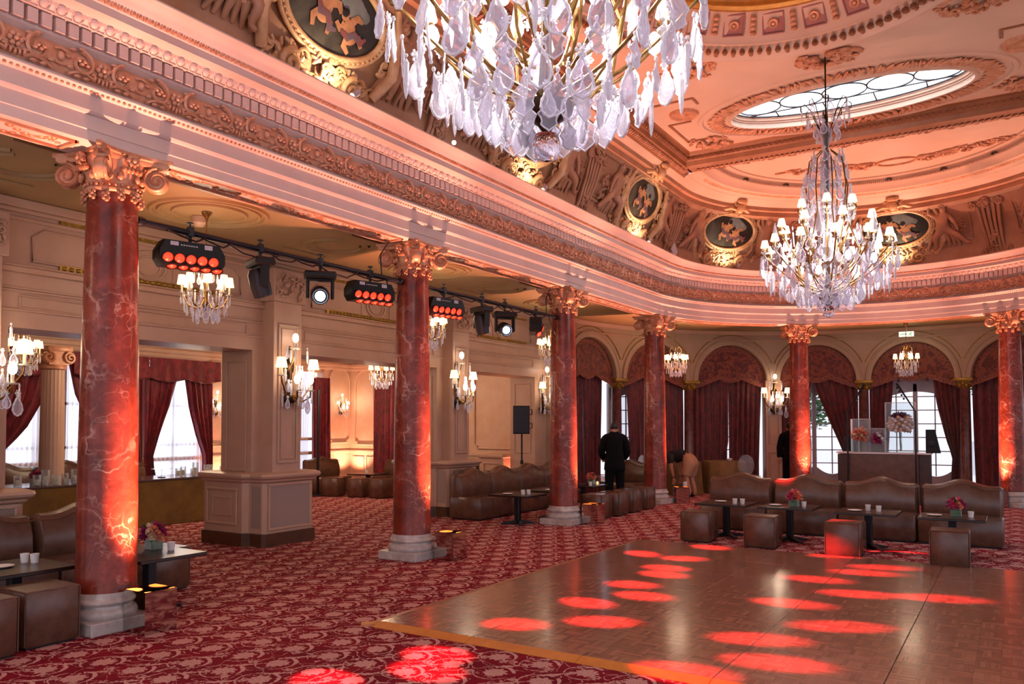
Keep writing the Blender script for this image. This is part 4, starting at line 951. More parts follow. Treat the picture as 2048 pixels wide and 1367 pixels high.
def big_chandelier(label, loc):
    r = random.Random(3); c = thing('crystal_chandelier', label, 'chandelier', loc, 0, 'grand crystal chandeliers of the hall')
    # stem
    MB().lathe([(.001, .0), (.06, .02), (.082, .08), (.06, .145), (.02, .16)], 20, None, False).obj('ball', M_BALL, c, 60)
    MB().lathe([(.015, .15), (.05, .2), (.14, .26), (.15, .30), (.05, .34), (.03, .6), (.03, 2.7), (.012, 2.75), (.010, 3.42)], 16).obj('stem', M_BRONZE, c, 50)
    MB().lathe([(.03, .75), (.11, .85), (.13, .92), (.06, 1.0), (.05, 1.15), (.09, 1.3), (.11, 1.42), (.05, 1.55), (.04, 1.8), (.08, 1.9), (.09, 2.0), (.04, 2.1), (.035, 2.3), (.07, 2.42), (.085, 2.5), (.03, 2.62)], 16).obj('baluster', M_CRYSTAL, c, 40)
    MB().tube([(0, 0, 3.3), (0, 0, 3.56)], .012, 6).obj('chain', M_BRONZE, c)
    MB().tube([(.03*cos(i*.6), 0, 2.98+.03*sin(i*.6)) for i in range(12)], .006, 5).obj('hook', M_BRONZE, c)
    def arm_mesh(R, z0, z1, dip=.18, rr=.011, hook=True):
        pts = [(.10, 0, z0)]
        for i in range(1, 13):
            t = i/12; pts.append((.10+(R-.10)*t, 0, z0+(z1-z0)*t-dip*sin(pi*t)*(1-.3*t)))
        if hook: pts += [(R+.05*sin(a), 0, z1+.05-.05*cos(a)+.0) for a in (.6, 1.4, 2.2, 3.0, 3.8, 4.6)]
        return MB().tube(pts, rr, 6).mesh('arm', M_BRASS, 60)
    tiers = [(12, .80, .36, .86, .10, .0), (8, .60, .55, 1.12, .12, .2), (6, .36, .80, 1.36, .10, .4)]
    for n, R, z0, z1, dip, ph in tiers:
        am = arm_mesh(R, z0, z1, dip)
        for i in range(n):
            a = 2*pi*i/n+ph; Rm = rotz(a)
            ao = link('arm', am, c, M=Rm); link('candle_sleeve', candle_me, ao, M=T(R, 0, z1+.03)); link('lampshade', SHB, ao, M=T(R, 0, z1+.12))
    lyre = MB().tube([(.06, 0, .30), (.24, 0, .36), (.40, 0, .55), (.45, 0, .85), (.34, 0, 1.1), (.24, 0, 1.4), (.27, 0, 1.75), (.22, 0, 2.1), (.06, 0, 2.25)], .009, 6).mesh('cage_rib', M_BRASS, 60)
    for i in range(8): link('cage_rib', lyre, c, M=rotz(2*pi*i/8+.15))
    crown = MB().tube([(.03, 0, 2.42), (.12, 0, 2.62), (.20, 0, 2.82), (.27, 0, 2.9), (.32, 0, 2.86), (.32, 0, 2.8), (.29, 0, 2.8)], .007, 5).mesh('crown_branch', M_BRONZE, 60)
    for i in range(8): link('crown_branch', crown, c, M=rotz(2*pi*i/8))
    rows = [(.86, .80, 18, PB, 0), (.80, .66, 18, LB_, .17), (.70, .56, 18, PB, .05), (.58, .46, 16, LM_, .2), (.46, .40, 16, PB, .1), (.34, .34, 14, LB_, .0), (.22, .30, 10, PM_, .2), (.13, .27, 7, LM_, .0),
            (.62, .98, 12, PM_, .1), (.46, .80, 12, LM_, .2), (.42, 1.16, 10, PM_, .0), (.28, 1.3, 9, LM_, .3), (.34, 1.45, 8, PM_, .0), (.31, 1.70, 10, PB, .1), (.20, 1.55, 8, LM_, .2), (.27, 1.98, 10, LB_, .2), (.18, 1.85, 7, PS, .0), (.22, 2.1, 7, PS, .3), (.30, 1.36, 6, SPL, .5), (.20, 2.2, 7, PM_, .0), (.31, 2.80, 8, PM_, 0), (.25, 2.66, 8, PS, .3), (.16, 2.58, 6, PM_, .2)]
    for R, z, n, me_, ph in rows:
        for i in range(n):
            a = 2*pi*(i+r.uniform(-.15, .15))/n+ph; q = R*r.uniform(.96, 1.03)
            nm = me_.name.split('.')[0]
            link(nm, me_, c, M=rotz(a) @ T(q, 0, z+r.uniform(-.03, .03)) @ rotz(-pi/2+r.uniform(-.5, .5)) @ RX(r.uniform(-.12, .12)))
    for R, z, n, me_ in ((.74, .52, 14, SPL), (.40, .34, 12, SPK), (.54, .86, 12, SPK), (.36, 1.5, 8, SPK)):
        for i in range(n):
            a = 2*pi*(i+.5)/n; link('prism', me_, c, M=rotz(a) @ T(R, 0, z+r.uniform(-.03, .03)))
    ob = MB().lathe([(.045, 0), (.05, .03), (.03, .12), (.005, .25), (.0, .25)], 6, None, False).mesh('obelisk', M_BEAD, 20)
    for i in range(6): link('obelisk', ob, c, M=rotz(2*pi*i/6+.26) @ T(.70, 0, 1.02))
    for i in range(9): link('bulb_cover', bulb_me, c, M=rotz(2*pi*i/9+.1) @ T(.62 if i % 3 else .36, 0, .74 if i % 3 else .62))
    bd = MB()
    for k in range(90):
        a = r.uniform(0, 2*pi); z = r.choice((.36, .5, .62, .8, 1.0, 1.2, 1.5, 1.8, 2.1, 2.4)); R = {.36: .4, .5: .62, .62: .74, .8: .8, 1.0: .6, 1.2: .44, 1.5: .3, 1.8: .28, 2.1: .22, 2.4: .12}[z]*r.uniform(.85, 1.05)
        bd.add([v.co for v in STAR.vertices], [tuple(p.vertices) for p in STAR.polygons], rotz(a) @ T(R, 0, z+r.uniform(-.05, .05)) @ rotz(-pi/2))
    tag(bd.obj('crystal_rosettes', M_BEAD, c, 30), kind='stuff')
    for i in range(4):
        a = pi/2*i+.4; lamp('POINT', 'chandelier_glow', (loc[0]+.5*cos(a), loc[1]+.5*sin(a), loc[2]+1.02), EN['big']/4, (1, .93, .9), shadow_soft_size=.12)
    lamp('POINT', 'chandelier_glow', (loc[0], loc[1], loc[2]+.55), EN['big']*.25, (.95, .95, 1), shadow_soft_size=.1)
    return c
ch1 = big_chandelier('nearest huge crystal chandelier, cut by the top of the picture', (0, 3.67, 3.03))
dup(ch1, (0, 11.27, 3.05), .3, 'far crystal chandelier hanging full length below the oval skylight')
for i in range(4):
    a = pi/2*i+.4; lamp('POINT', 'chandelier_glow', (.5*cos(a), 11.27+.5*sin(a), 4.07), EN['big']/4, (1, .93, .9), shadow_soft_size=.12)
lamp('POINT', 'chandelier_glow', (0, 11.27, 3.6), EN['big']*.25, (.95, .95, 1), shadow_soft_size=.1)
# ================================================================ small aisle chandeliers
SHS = MB().lathe([(.066, 0), (.046, .105), (.044, .105), (.064, .0)], 18, None, False).mesh('lampshade', M_SHADE, 60)
def small_chandelier(label, loc, top):
    c = thing('small_chandelier', label, 'chandelier', loc, 0, 'small aisle chandeliers with shades'); r = random.Random(9)
    MB().lathe([(.0, top), (.075, top), (.07, top-.02), (.03, top-.06), (.012, top-.1)], 16).obj('canopy', M_BRASS, c, 50)
    MB().tube([(0, 0, .60), (0, 0, top-.08)], .009, 6).obj('rod', M_BRASS, c)
    MB().lathe([(.01, .08), (.05, .12), (.06, .17), (.02, .22), (.03, .34), (.05, .42), (.02, .5), (.03, .58), (.01, .62)], 14).obj('stem', M_BRASS, c, 50)
    am = MB().tube([(.03, 0, .2), (.12, 0, .10), (.24, 0, .13), (.31, 0, .24), (.33, 0, .26)], .011, 6).mesh('arm', M_BRASS, 60)
    tp = MB().tube([(.02, 0, .58), (.10, 0, .66), (.17, 0, .60), (.18, 0, .50)], .007, 5).mesh('scroll', M_BRASS, 60)
    for i in range(8):
        R = rotz(2*pi*i/8+.2)
        ao = link('arm', am, c, M=R); link('candle_sleeve', candle_me, ao, M=T(.33, 0, .26)); link('lampshade', SHS, ao, M=T(.33, 0, .36))
        if i % 2 == 0: link('scroll', tp, c, M=R)
    for R_, z, n, me_ in ((.34, .25, 14, PS), (.29, .14, 14, PS), (.18, .10, 10, PM_), (.16, .5, 6, PS), (.24, .30, 8, SPK)):
        for i in range(n):
            a = 2*pi*(i+r.uniform(-.1, .1))/n; link(me_.name.split('.')[0], me_, c, M=rotz(a) @ T(R_, 0, z+r.uniform(-.015, .015)) @ rotz(-pi/2+r.uniform(-.4, .4)))
    return c
def sm_light(loc, e=1.0): lamp('POINT', 'chandelier_light', (loc[0], loc[1], loc[2]+.52), EN['small']*e, WARM, shadow_soft_size=.2)
sc0 = small_chandelier('small brass chandelier in the aisle behind the first red light bar', (-5.38, 5.62, 2.76), 1.19)
sm_light((-5.38, 5.62, 2.76)); sc0.scale = (.74, .74, .97); sc0.location.z += .035
for loc, rz, lb in (((-5.38, 9.55, 2.76), .2, 'small brass chandelier in the aisle half hidden by the second marble column'), ((-5.38, 13.35, 2.76), .5, 'small brass chandelier in the aisle half hidden by the third marble column'), ((-4.5, 17.6, 2.72), .1, 'small brass chandelier near the olive tables right of the fourth column'), ((.02, 20.1, 2.72), .3, 'small brass chandelier under the exit sign before the central window'), ((-9.9, 5.95, 2.34), .3, 'small brass chandelier in the salon at the left edge of the picture'), ((-9.2, 12.85, 2.38), .1, 'small brass chandelier in the salon left of the second marble column')):
    dup(sc0, (loc[0], loc[1], loc[2]+.035), rz, lb); sm_light(loc)
for y in (1.7,): sm_light((-5.38, y, 2.76))
# ================================================================ wall sconces
def sconce(label, loc, rz):
    c = thing('wall_sconce', label, 'sconce', loc, rz, 'brass wall sconces with crystal drops'); r = random.Random(5)
    MB().tube([(0, .02, -.30), (.02, .05, -.1), (0, .03, .1), (0, .03, .34)], [.02, .03, .025, .012], 7).ball((0, .03, -.22), (.10, .05, .05), 8, 6).ball((0, .02, .12), (.07, .04, .09), 8, 6).obj('back_plate', M_BRONZE, c, 60)
    for x, y, z, big in ((-.24, .16, .05, 1), (.24, .16, .05, 1), (-.10, .26, -.10, 0), (.10, .26, -.10, 0), (0, .12, .34, 0)):
        MB().tube([(0, .04, -.16), (x*.5, y*.7, -.22+z*.3), (x*.95, y, z-.10), (x, y, z-.03)] if z < .3 else [(0, .03, .1), (0, .09, .2), (x, y, z-.03)], .010, 6).obj('arm', M_BRASS, c, 60); ao = c.children[-1]
        link('candle_sleeve', candle_me, ao, M=T(x, y, z-.04))
        if big: link('lampshade', SHS, ao, M=T(x, y, z+.05))
        else: MB().ball((x, y, z+.08), (.035, .035, .05), 10, 8).obj('lit_globe', M_BULB, ao, 60)
    for k in range(26):
        a = r.uniform(-1.5, 1.5); R = r.uniform(.12, .27); z = r.choice((-.05, -.16, -.22, .3, .1))
        me_ = r.choice((PS, PS, SPK, PM_)); link(me_.name.split('.')[0], me_, c, M=T(R*sin(a)*(.7 if z > .2 else 1), .05+R*.8*cos(a), z) @ rotz(r.uniform(-1, 1)))
    return c
s0 = sconce('brass wall sconce with crystals on the pier left of the second column', (XW+.24, 7.71, 2.26), -pi/2); s0.scale = (1.2, 1.2, 1.3)
for loc, rz, lb in (((XW+.24, 11.6, 2.30), -pi/2, 'brass wall sconce with crystals on the pier right of the second column'), ((XW+.24, 3.86, 2.2), -pi/2, 'brass wall sconce with crystals cut by the left edge of the picture'), (AB(1.5, 0, -.02, 2.26), 1.5*DA_+pi, 'brass wall sconce on the cream pilaster between two arches'), ((XW+.03, 15.05, 2.25), -pi/2, 'brass wall sconce mostly hidden behind the third marble column')):
    dup(s0, loc, rz, lb)
for loc, rz, lb in (((XF+.04, 11.22, 2.0), -pi/2, 'small lit sconce on the salon wall beside the tied-back drape'), ((XF+.04, 14.98, 2.05), -pi/2, 'small lit sconce in the arched panel of the salon corner')):
    dup(s0, loc, rz, lb, None, (.72, .72, .72))
for p in ((XW+.5, 7.71, 2.4), (XW+.5, 11.6, 2.4), (XW+.5, 3.86, 2.4), AB(1.5, 0, -.3, 2.4), (XF+.35, 11.22, 2.1), (XF+.35, 14.98, 2.2), (XW+.4, 15.05, 2.4)):
    lamp('POINT', 'sconce_light', p, EN['small']*.45, WARM, shadow_soft_size=.1)
# ================================================================ carved and painted cove
def skin(joints, edges, lvl=1):
    me = bpy.data.meshes.new('tmp'); names = list(joints); me.from_pydata([joints[n][:3] for n in names], [(names.index(a), names.index(b)) for a, b in edges], [])
    o = bpy.data.objects.new('tmp', me); COL.objects.link(o)
    sk_ = o.modifiers.new('s', 'SKIN'); sk_.use_smooth_shade = True
    for i, n in enumerate(names):
        q = joints[n]; rx = q[3]; ry = q[4] if len(q) > 4 else rx
        me.skin_vertices[0].data[i].radius = (rx, ry); me.skin_vertices[0].data[i].use_root = (i == 0)
    sb = o.modifiers.new('d', 'SUBSURF'); sb.levels = lvl; sb.render_levels = lvl
    dg = bpy.context.evaluated_depsgraph_get(); dg.update()
    m = bpy.data.meshes.new_from_object(o.evaluated_get(dg)); bpy.data.objects.remove(o); bpy.data.meshes.remove(me)
    m.polygons.foreach_set('use_smooth', [True]*len(m.polygons)); return m
ck = dict(p=(0, .06, 0, .10), s1=(.0, .08, .12, .10), s2=(.02, .09, .23, .085), n=(.03, .09, .30, .04), h=(.04, .11, .36, .075), h2=(.045, .12, .42, .06),
          la=(-.10, .10, .23, .04), la2=(-.20, .14, .32, .032), la3=(-.17, .14, .44, .024), la4=(-.14, .14, .48, .026), ra=(.12, .10, .22, .04), ra2=(.20, .13, .10, .032), ra3=(.24, .15, -.02, .024), ra4=(.26, .15, -.06, .026),
          lh=(-.07, .08, -.05, .075), lk=(-.14, .20, -.14, .055), lf=(-.12, .14, -.30, .036), lt=(-.17, .18, -.34, .026), rh=(.08, .08, -.05, .075), rk=(.24, .15, -.14, .055), rf=(.34, .10, -.28, .036), rt=(.41, .12, -.31, .026))
ce = [('p', 's1'), ('s1', 's2'), ('s2', 'n'), ('n', 'h'), ('h', 'h2'), ('s2', 'la'), ('la', 'la2'), ('la2', 'la3'), ('la3', 'la4'), ('s2', 'ra'), ('ra', 'ra2'), ('ra2', 'ra3'), ('ra3', 'ra4'), ('p', 'lh'), ('lh', 'lk'), ('lk', 'lf'), ('lf', 'lt'), ('p', 'rh'), ('rh', 'rk'), ('rk', 'rf'), ('rf', 'rt')]
me_ch = skin(ck, ce, 1); me_ch.materials.append(M_COVE)
hm = MB(); cluster(hm, T(.045, .12, .43), .075, .05, 26, 2, .05, .028); me_hair = hm.mesh('hair', M_COVE, 60)
wm = MB()
for k in range(6): wm.ball((.12+.05*k, .02, .26+.03*k-.035*abs(k-2)), (.04, .012, .10-.01*k), 6, 4, RY(.3))
me_wing = wm.mesh('wing', M_COVE, 60)
dr = MB()
for k in range(7): dr.tube([(-.2+.05*k, .04, -.05), (-.22+.07*k, .10-.03*(k % 2), -.18), (-.3+.09*k, .04, -.34)], [.03, .04, .02], 6)
me_drape = dr.mesh('drapery', M_COVE, 60)
def cherub(M, label):
    t = thing('cherub_sculpture', label, 'sculpture', (0, 0, 0), 0, 'plaster cherubs on the cove'); t.matrix_world = M
    link('body', me_ch, t); link('hair', me_hair, t); link('wing', me_wing, t); link('drapery', me_drape, t); return t
CT = -.36
RELF = pm('gilt_relief', 'e0b68c', 'c89468', 8, .42, .12, bump=.2, bscale=40)
M_PDRAPE = pm('painted_drapery', '7a3a34', '4a4c5e', 14, .6)
def fig2(mh, md, x, z, s, rot, lean):
    M = T(x, .0475, z) @ RY(rot) @ SC(s, .02, s)
    mh.ball((.04*lean, .1, .25), (.07, .3, .06), 10, 8, M); mh.ball((.0+.05*lean, .3, .215), (.02, .3, .03), 6, 4, M)
    md.tube([(-.16, .3, .02), (-.05, .35, -.09), (.08, .35, -.07), (.2, .3, -.2), (.3, .3, -.16)], [.03, .06, .05, .06, .02], 8, M)
def fig(mb, x, z, s, rot, lean):
    M = T(x, .045, z) @ RY(rot) @ SC(s, .02, s)
    mb.ball((0, 0, 0), (.12, .3, .16), 12, 8, M); mb.ball((.02, 0, -.1), (.13, .3, .11), 12, 8, M); mb.ball((.04*lean, 0, .215), (.078, .3, .082), 12, 8, M)
    for pts in (((-.07, 0, .10), (-.17, 0, .05), (-.22, 0, .16)), ((.07, 0, .10), (.18, 0, .14), (.27, 0, .07)), ((-.04, 0, -.10), (-.12, 0, -.20), (-.06, 0, -.32)), ((.05, 0, -.10), (.17, 0, -.14), (.20, 0, -.28))):
        mb.tube(pts, [.065, .052, .032], 8, M)
BAYS = [2.8+3+.0, 0, 0]
SB_ = [5.80+3, 9.72+3, 13.66+3, LS+WH*(pi-radians(147)), LS+LA/2, LS+WH*(pi-radians(33))]
PL = ['oval painting of two putti in a gilded frame above the nearest bay', 'oval painting behind the nearest crystal chandelier', 'tall-looking oval painting of a seated figure with pale blue sky', 'oval painting of two putti left of the far chandelier', 'dark oval painting partly behind the far chandelier', 'oval painting high at the right edge of the picture']
for i, s in enumerate(SB_):
    F = frame(s, .555, 5.77, -.45)
    t = thing('oval_painting', PL[i], 'painting', (0, 0, 0), 0, 'oval cove paintings'); t.matrix_world = F @ SC(1.22, 1.15, 1.2)
    n = 44
    MB().add([(.53*cos(2*pi*k/n), .035, .30*sin(2*pi*k/n)) for k in range(n)], [tuple(range(n))[::-1]]).obj('canvas', M_CANVAS, t)
    m = MB(); fig(m, -.13+.05*(i % 2), .02, .62, .2, 1); fig(m, .17, -.06, .58, -.5+.3*(i % 3), -1); m.obj('painted_figures', M_FLESH, t, 60)
    mh, md = MB(), MB(); fig2(mh, md, -.13+.05*(i % 2), .02, .62, .2, 1); fig2(mh, md, .17, -.06, .58, -.5+.3*(i % 3), -1); mh.obj('painted_hair', M_HAIR, t, 60); md.obj('painted_drapery', M_PDRAPE, t, 60)
    m = MB()
    for k in range(4): m.ball((.22-.05*k, .037, .10+.03*k), (.14, .003, .07), 10, 6)
    m.obj('painted_cloud', pm('painted_cloud', '7c7c7c', '646868', 5, .6), t, 60)
    m = MB()
    for rx, rz, w in ((.55, .32, .03), (.60, .365, .022)): m.tube([(rx*cos(2*pi*k/n), .05, rz*sin(2*pi*k/n)) for k in range(n+1)], w, 7)
    for k in range(56): m.ball((.575*cos(2*pi*k/56), .07, .343*sin(2*pi*k/56)), (.016, .014, .016), 5, 4)
    m.obj('frame', RELF, t, 60)
    m = MB(); cluster(m, T(0, .03, -.50), .62, .16, 110, 50+i, .15, .055)
    for q in (-1, 1):
        cluster(m, T(q*.74, .03, -.1), .11, .36, 40, 60+i, .10, .05)
        m.tube([(q*(.34+px), .12, -.52+pz) for px, _, pz in scroll(1.7, .11, 22, q)], [.036-.016*k/22 for k in range(23)], 6)
        m.tube([(q*.62, .08, -.5), (q*.74, .12, -.25), (q*.70, .08, .1), (q*.60, .07, .3)], [.05, .06, .045, .03], 7)
    m.obj('carved_garland', RELF, t, 60)
    m = MB(); cluster(m, T(0, .06, .46), .17, .16, 44, 70+i, .14, .05); m.ball((0, .17, .44), (.075, .07, .09), 10, 8); m.ball((0, .17, .56), (.11, .06, .05), 8, 6)
    m.tube([(-.3, .06, .36), (-.16, .1, .42), (0, .12, .40), (.16, .1, .42), (.3, .06, .36)], .035, 6); m.obj('crest', RELF, t, 60)
    for q, ww in ((-1, 'left'), (1, 'right')):
        if i == 1 and q == -1: pass
        cherub(frame(s+q*1.10*(.95 if i > 2 else 1), .44, 5.66, CT) @ SC(q*1.15, 1.1, 1.15), 'plaster cherub with a raised arm %s of the oval painting %s' % (ww, ('above the nearest bay', 'behind the nearest chandelier', 'with pale blue sky', 'left of the far chandelier', 'behind the far chandelier', 'at the right edge')[i]))
        mm = MB(); molding_frame(mm, frame(s+q*1.5*(.9 if i > 2 else 1), .475, 5.66, CT), .5, .62, .03, .03, .14); cluster(mm, frame(s+q*1.5*(.9 if i > 2 else 1), .50, 5.62, CT), .14, .2, 22, 80+i, .05, .04)
        mm.obj('cove_panel', M_COVE, cove, 50)
    lamp('SPOT', 'picture_light', P(s, .66)[0]+Vector((0, 0, 5.0)), EN['pic'], (1, .78, .52), P(s, .42)[0]+Vector((0, 0, 5.55)), spot_size=2.3, spot_blend=.9, shadow_soft_size=.03)
    t2 = thing('picture_spotlight', 'small cornice spotlight below the oval painting '+('above the nearest bay', 'behind the nearest chandelier', 'with pale blue sky', 'left of the far chandelier', 'behind the far chandelier', 'at the right edge')[i], 'spotlight', P(s+.25, .62)[0]+Vector((0, 0, 4.935)), 0, 'cornice spotlights')
    MB().lathe([(.03, 0), (.03, .015), (.008, .02), (.008, .05)], 10).obj('foot', M_STICKER, t2, 40); MB().lathe([(.03, -.05), (.035, .05), (.028, .05), (.02, .0)], 12, T(0, 0, .09) @ RX(-.9)).obj('lamp_head', M_STICKER, t2, 40)
t2 = thing('picture_spotlight', 'bright bare spotlight glinting on the cornice left of the chandelier ball', 'spotlight', P(10.77, .62)[0]+Vector((0, 0, 4.935)), 0, 'cornice spotlights')
MB().lathe([(.03, 0), (.03, .015), (.008, .02), (.008, .06)], 10).obj('foot', M_STICKER, t2, 40); MB().ball((0, 0, .10), .026, 10, 8).obj('bulb', M_WHITELENS, t2, 60)
pl = MB().box(-.11, .11, -.01, .01, -.11, .11, RY(pi/4), .004).obj('wall_plate', M_STICKER); pl.matrix_world = frame(LS+.2, .62, 5.08, 0); tag(pl, 'pale diamond-shaped plate standing on the cornice in the corner of the cove', 'plate')
# consoles on the cove above the columns
for k, s in enumerate([3.84+3, 7.76+3, 11.68+3, LS+.5, LS+WH*(pi-radians(118)), LS+WH*(pi-radians(62))]):
    m = MB(); F = frame(s, .44, 5.55, CT)
    for q in (-.16, -.08, 0, .08, .16): m.tube([(q*1.35, .02, .5), (q*1.1, .05, .1), (q*.9, .04, -.3), (q*.95, .02, -.52)], .034, 6, F)
    for q in (-1, 1): m.tube([(q*(.26+px*.8), .07, .46+pz*.8) for px, _, pz in scroll(1.6, .1, 18, q)], .03, 6, F); m.tube([(q*(.24+px*.7), .06, -.5+pz*.7) for px, _, pz in scroll(1.6, .09, 16, -q)], .026, 6, F)
    cluster(m, F @ T(0, .05, .52), .17, .12, 30, 90+k, .14, .05); cluster(m, F @ T(0, .05, -.3), .12, .16, 22, 95+k, .07, .04)
    m.obj('carved_console', M_COVE, cove, 60)
# amber light washing the cove and ceiling, lilac from the daylight
for k, y in enumerate((1.0, 4.9, 8.8, 12.7)):
    lamp('AREA', 'cornice_strip', (-WH+.60, y, 5.0), EN['cove'], SALMON, (-WH+2.6, y, 6.6), shape='RECTANGLE', size=3.4, size_y=.08, spread=1.9)
    lamp('AREA', 'cornice_strip', (WH-.60, y, 5.0), EN['cove'], SALMON, (WH-2.6, y, 6.6), shape='RECTANGLE', size=3.4, size_y=.08, spread=1.9)
for k in range(7):
    s = LS+LA*(.07+.86*k/6); p = P(s, .62)[0]; q = P(s, 2.6)[0]
    o = lamp('AREA', 'cornice_strip', p+Vector((0, 0, 5.0)), EN['cove']*.5, SALMON, q+Vector((0, 0, 6.6)), shape='RECTANGLE', size=.1, size_y=.1, spread=1.9)
# ================================================================ lighting bars
def bar_thing(y0, y1, label):
    t = thing('lighting_bar', label, 'lighting bar', (-4.23, y0, 3.37), 0, 'black lighting bars between the columns'); L = y1-y0
    MB().tube([(0, 0, 0), (0, L, 0)], .028, 10).obj('pipe', M_BLACK, t, 60)
    for y in (0, L): MB().lathe([(.04, -.03), (.045, 0), (.04, .03)], 10, T(0, y, 0) @ RX(pi/2)).obj('end_clamp', M_BLACK, t, 50)
    r = random.Random(int(y0)); m = MB(); y = .25
    while y < L-.5:
        l = r.uniform(.3, .7); m.tube([(.02, y, -.02), (.035, y+l*.3, -.05-.05*r.random()), (.035, y+l*.7, -.05-.07*r.random()), (.02, y+l, -.02)], .009, 5); y += l*.8
    m.tube([(.02, L-.35, 0), (.04, L-.4, .25), (.03, L-.25, .42)], .008, 5); m.tube([(.02, L-.3, .02), (.04, L-.2, -.2), (.03, L-.08, -.3), (.02, L-.02, -.12)], .008, 5)
    m.obj('cable', M_BLACK, t, 60); return t
bar_thing(4.09, 7.51, 'black lighting bar between the first and second marble columns')
bar_thing(8.01, 11.43, 'black lighting bar between the second and third marble columns')
def hang_clamp(t, h):
    MB().box(-.03, .03, -.03, .03, h-.04, h+.05, None, .008).obj('hook_clamp', M_BLACK, t)
    MB().tube([(0, 0, .02), (0, 0, h)], .016, 8).obj('hanger', M_BLACK, t)
    MB().lathe([(.03, 0), (.03, .012), (.0, .012)], 8, T(0, .0, h+.08)).obj('wing_knob', M_BLACK, t); MB().tube([(0, 0, h+.04), (0, 0, h+.08)], .007, 6).obj('bolt', M_BLACK, t)
def red_bar(label, y, rz, tilt=.55):
    t = thing('red_light_bar', label, 'stage light', (-4.23, y, 3.20), rz, 'red stage lights on the bars'); h = .17
    hang_clamp(t, h)
    F = RY(-.25)      # local x points into the hall
    oct_ = [(-.30, -.02), (-.25, .07), (.25, .07), (.30, -.02), (.30, -.10), (.26, -.16), (-.26, -.16), (-.30, -.10)]
    MB().loft([[(x, y_*k, z*k2) for y_, z in oct_] for x, k, k2 in ((-.10, .93, .9), (-.08, 1, 1), (.06, 1, 1), (.09, .95, .95))]).obj('housing', M_BLACKPLASTIC, t, 30)
    lens = MB().lathe([(.0, .022), (.028, .016), (.043, .0), (.043, -.01)], 14).mesh('lens', M_REDLENS, 60)
    hood = MB().lathe([(.05, -.01), (.054, .012), (.047, .012), (.045, -.01)], 14).mesh('lens_ring', M_BLACKPLASTIC, 60)
    for i in range(5):
        for x, z, a, o in ((.075, -.095, pi/2+.35, 0), (.03, -.155, pi-.35, .05)):
            M = T(x+.02, -.20+.1*i+o-.02, z) @ RY(a); link('lens', lens, t, M=M); link('lens_ring', hood, t, M=M)
    MB().box(.0905, .0925, -.20, -.13, .02, .055).obj('sticker', M_STICKER, t); MB().box(.0905, .0925, .10, .17, .015, .055).obj('sticker', M_STICKER, t)
    m = MB()
    for i in range(7): m.box(.091, .0925, -.11+.022*i, -.095+.022*i, .025, .035)
    m.obj('maker_lettering', M_STICKER, t); return t
rb0 = red_bar('red ten-lens light bar nearest the first marble column', 4.58, -.30)
for y, rz, lb in ((6.98, -.25, 'red ten-lens light bar left of the second marble column'), (8.40, -.22, 'red ten-lens light bar right of the second marble column'), (10.78, .55, 'red ten-lens light bar turned aside, left of the third marble column')):
    dup(rb0, (-4.23, y, 3.20), rz, lb)
def moving_head(label, y, lit):
    t = thing('moving_head_light', label, 'stage light', (-4.23, y, 3.24), -.75 if lit else 1.2, 'moving head lights on the bars'); hang_clamp(t, .13)
    MB().box(-.10, .10, -.17, .17, -.05, .03, None, .02).obj('base_box', M_BLACKPLASTIC, t, 30)
    m = MB()
    for q in (-1, 1): m.box(-.045, .045, q*.13-.018, q*.13+.018, -.26, -.04, None, .01)
    m.box(-.05, .05, -.14, .14, -.075, -.045, None, .01); m.obj('yoke', M_BLACKPLASTIC, t, 30)
    H = T(0, 0, -.22) @ (RY(pi/2+.25) if lit else RY(pi-.3))
    MB().lathe([(.0, -.15), (.07, -.15), (.095, -.10), (.10, .02), (.088, .13), (.078, .13), (.07, .10), (.0, .09)], 18, H).obj('head', M_BLACK, t, 40)
    MB().lathe([(.0, .108), (.045, .10), (.066, .095)], 18, H).obj('lens', M_WHITELENS if lit else M_GLASS, t, 60); return t
moving_head('unlit black moving head light hanging between the first two columns', 5.38, False)
moving_head('black moving head light with a white beam left of the second column', 6.19, True)
moving_head('unlit black moving head light hanging right of the second column', 9.28, False)
moving_head('black moving head light with a white beam left of the third column', 9.88, True)
lamp('SPOT', 'white_beam', (-3.95, 6.14, 2.95), 60, (.85, .9, 1), (-.5, 5.2, 0), spot_size=.18, spot_blend=.6, shadow_soft_size=.04)
REDS = [(-1.35, 5.56, 4.6), (-1.2, 6.55, 6.98), (-.78, 6.01, 4.6), (-1.19, 7.53, 6.98), (-.88, 7.09, 6.98), (-1.12, 8.2, 8.4), (-1.24, 8.58, 8.4), (-1.29, 9.29, 8.4), (-1.29, 10.3, 10.78), (-1.85, 9.35, 10.78),
        (.82, 9.91, 8.4), (.72, 9.46, 8.4), (.34, 8.79, 8.4), (.83, 8.26, 6.98), (.38, 7.51, 6.98), (1.5, 8.46, 6.98), (.9, 6.88, 4.6), (.45, 6.15, 4.6), (.71, 5.61, 4.6), (.25, 5.1, 4.6), (-1.45, 4.61, 4.6), (-1.29, 4.29, 4.6), (-1.69, 3.77, 4.6), (.71, 11.21, 8.4), (.26, 10.5, 8.4)]
for x, y, fy in REDS:
    L = sqrt((x+4.1)**2+(y-fy)**2+9); lamp('SPOT', 'red_beam', (-4.02, fy, 2.97), EN['red']*(L/5)**2, (1, .05, .065), (x, y, 0), spot_size=.50/L, spot_blend=.9, shadow_soft_size=.015)
lamp('SPOT', 'red_beam', (-4.02, 10.78, 2.97), EN['red'], (1, .03, .03), (-1.06, 12.8, .87), spot_size=.08, spot_blend=.8, shadow_soft_size=.02)
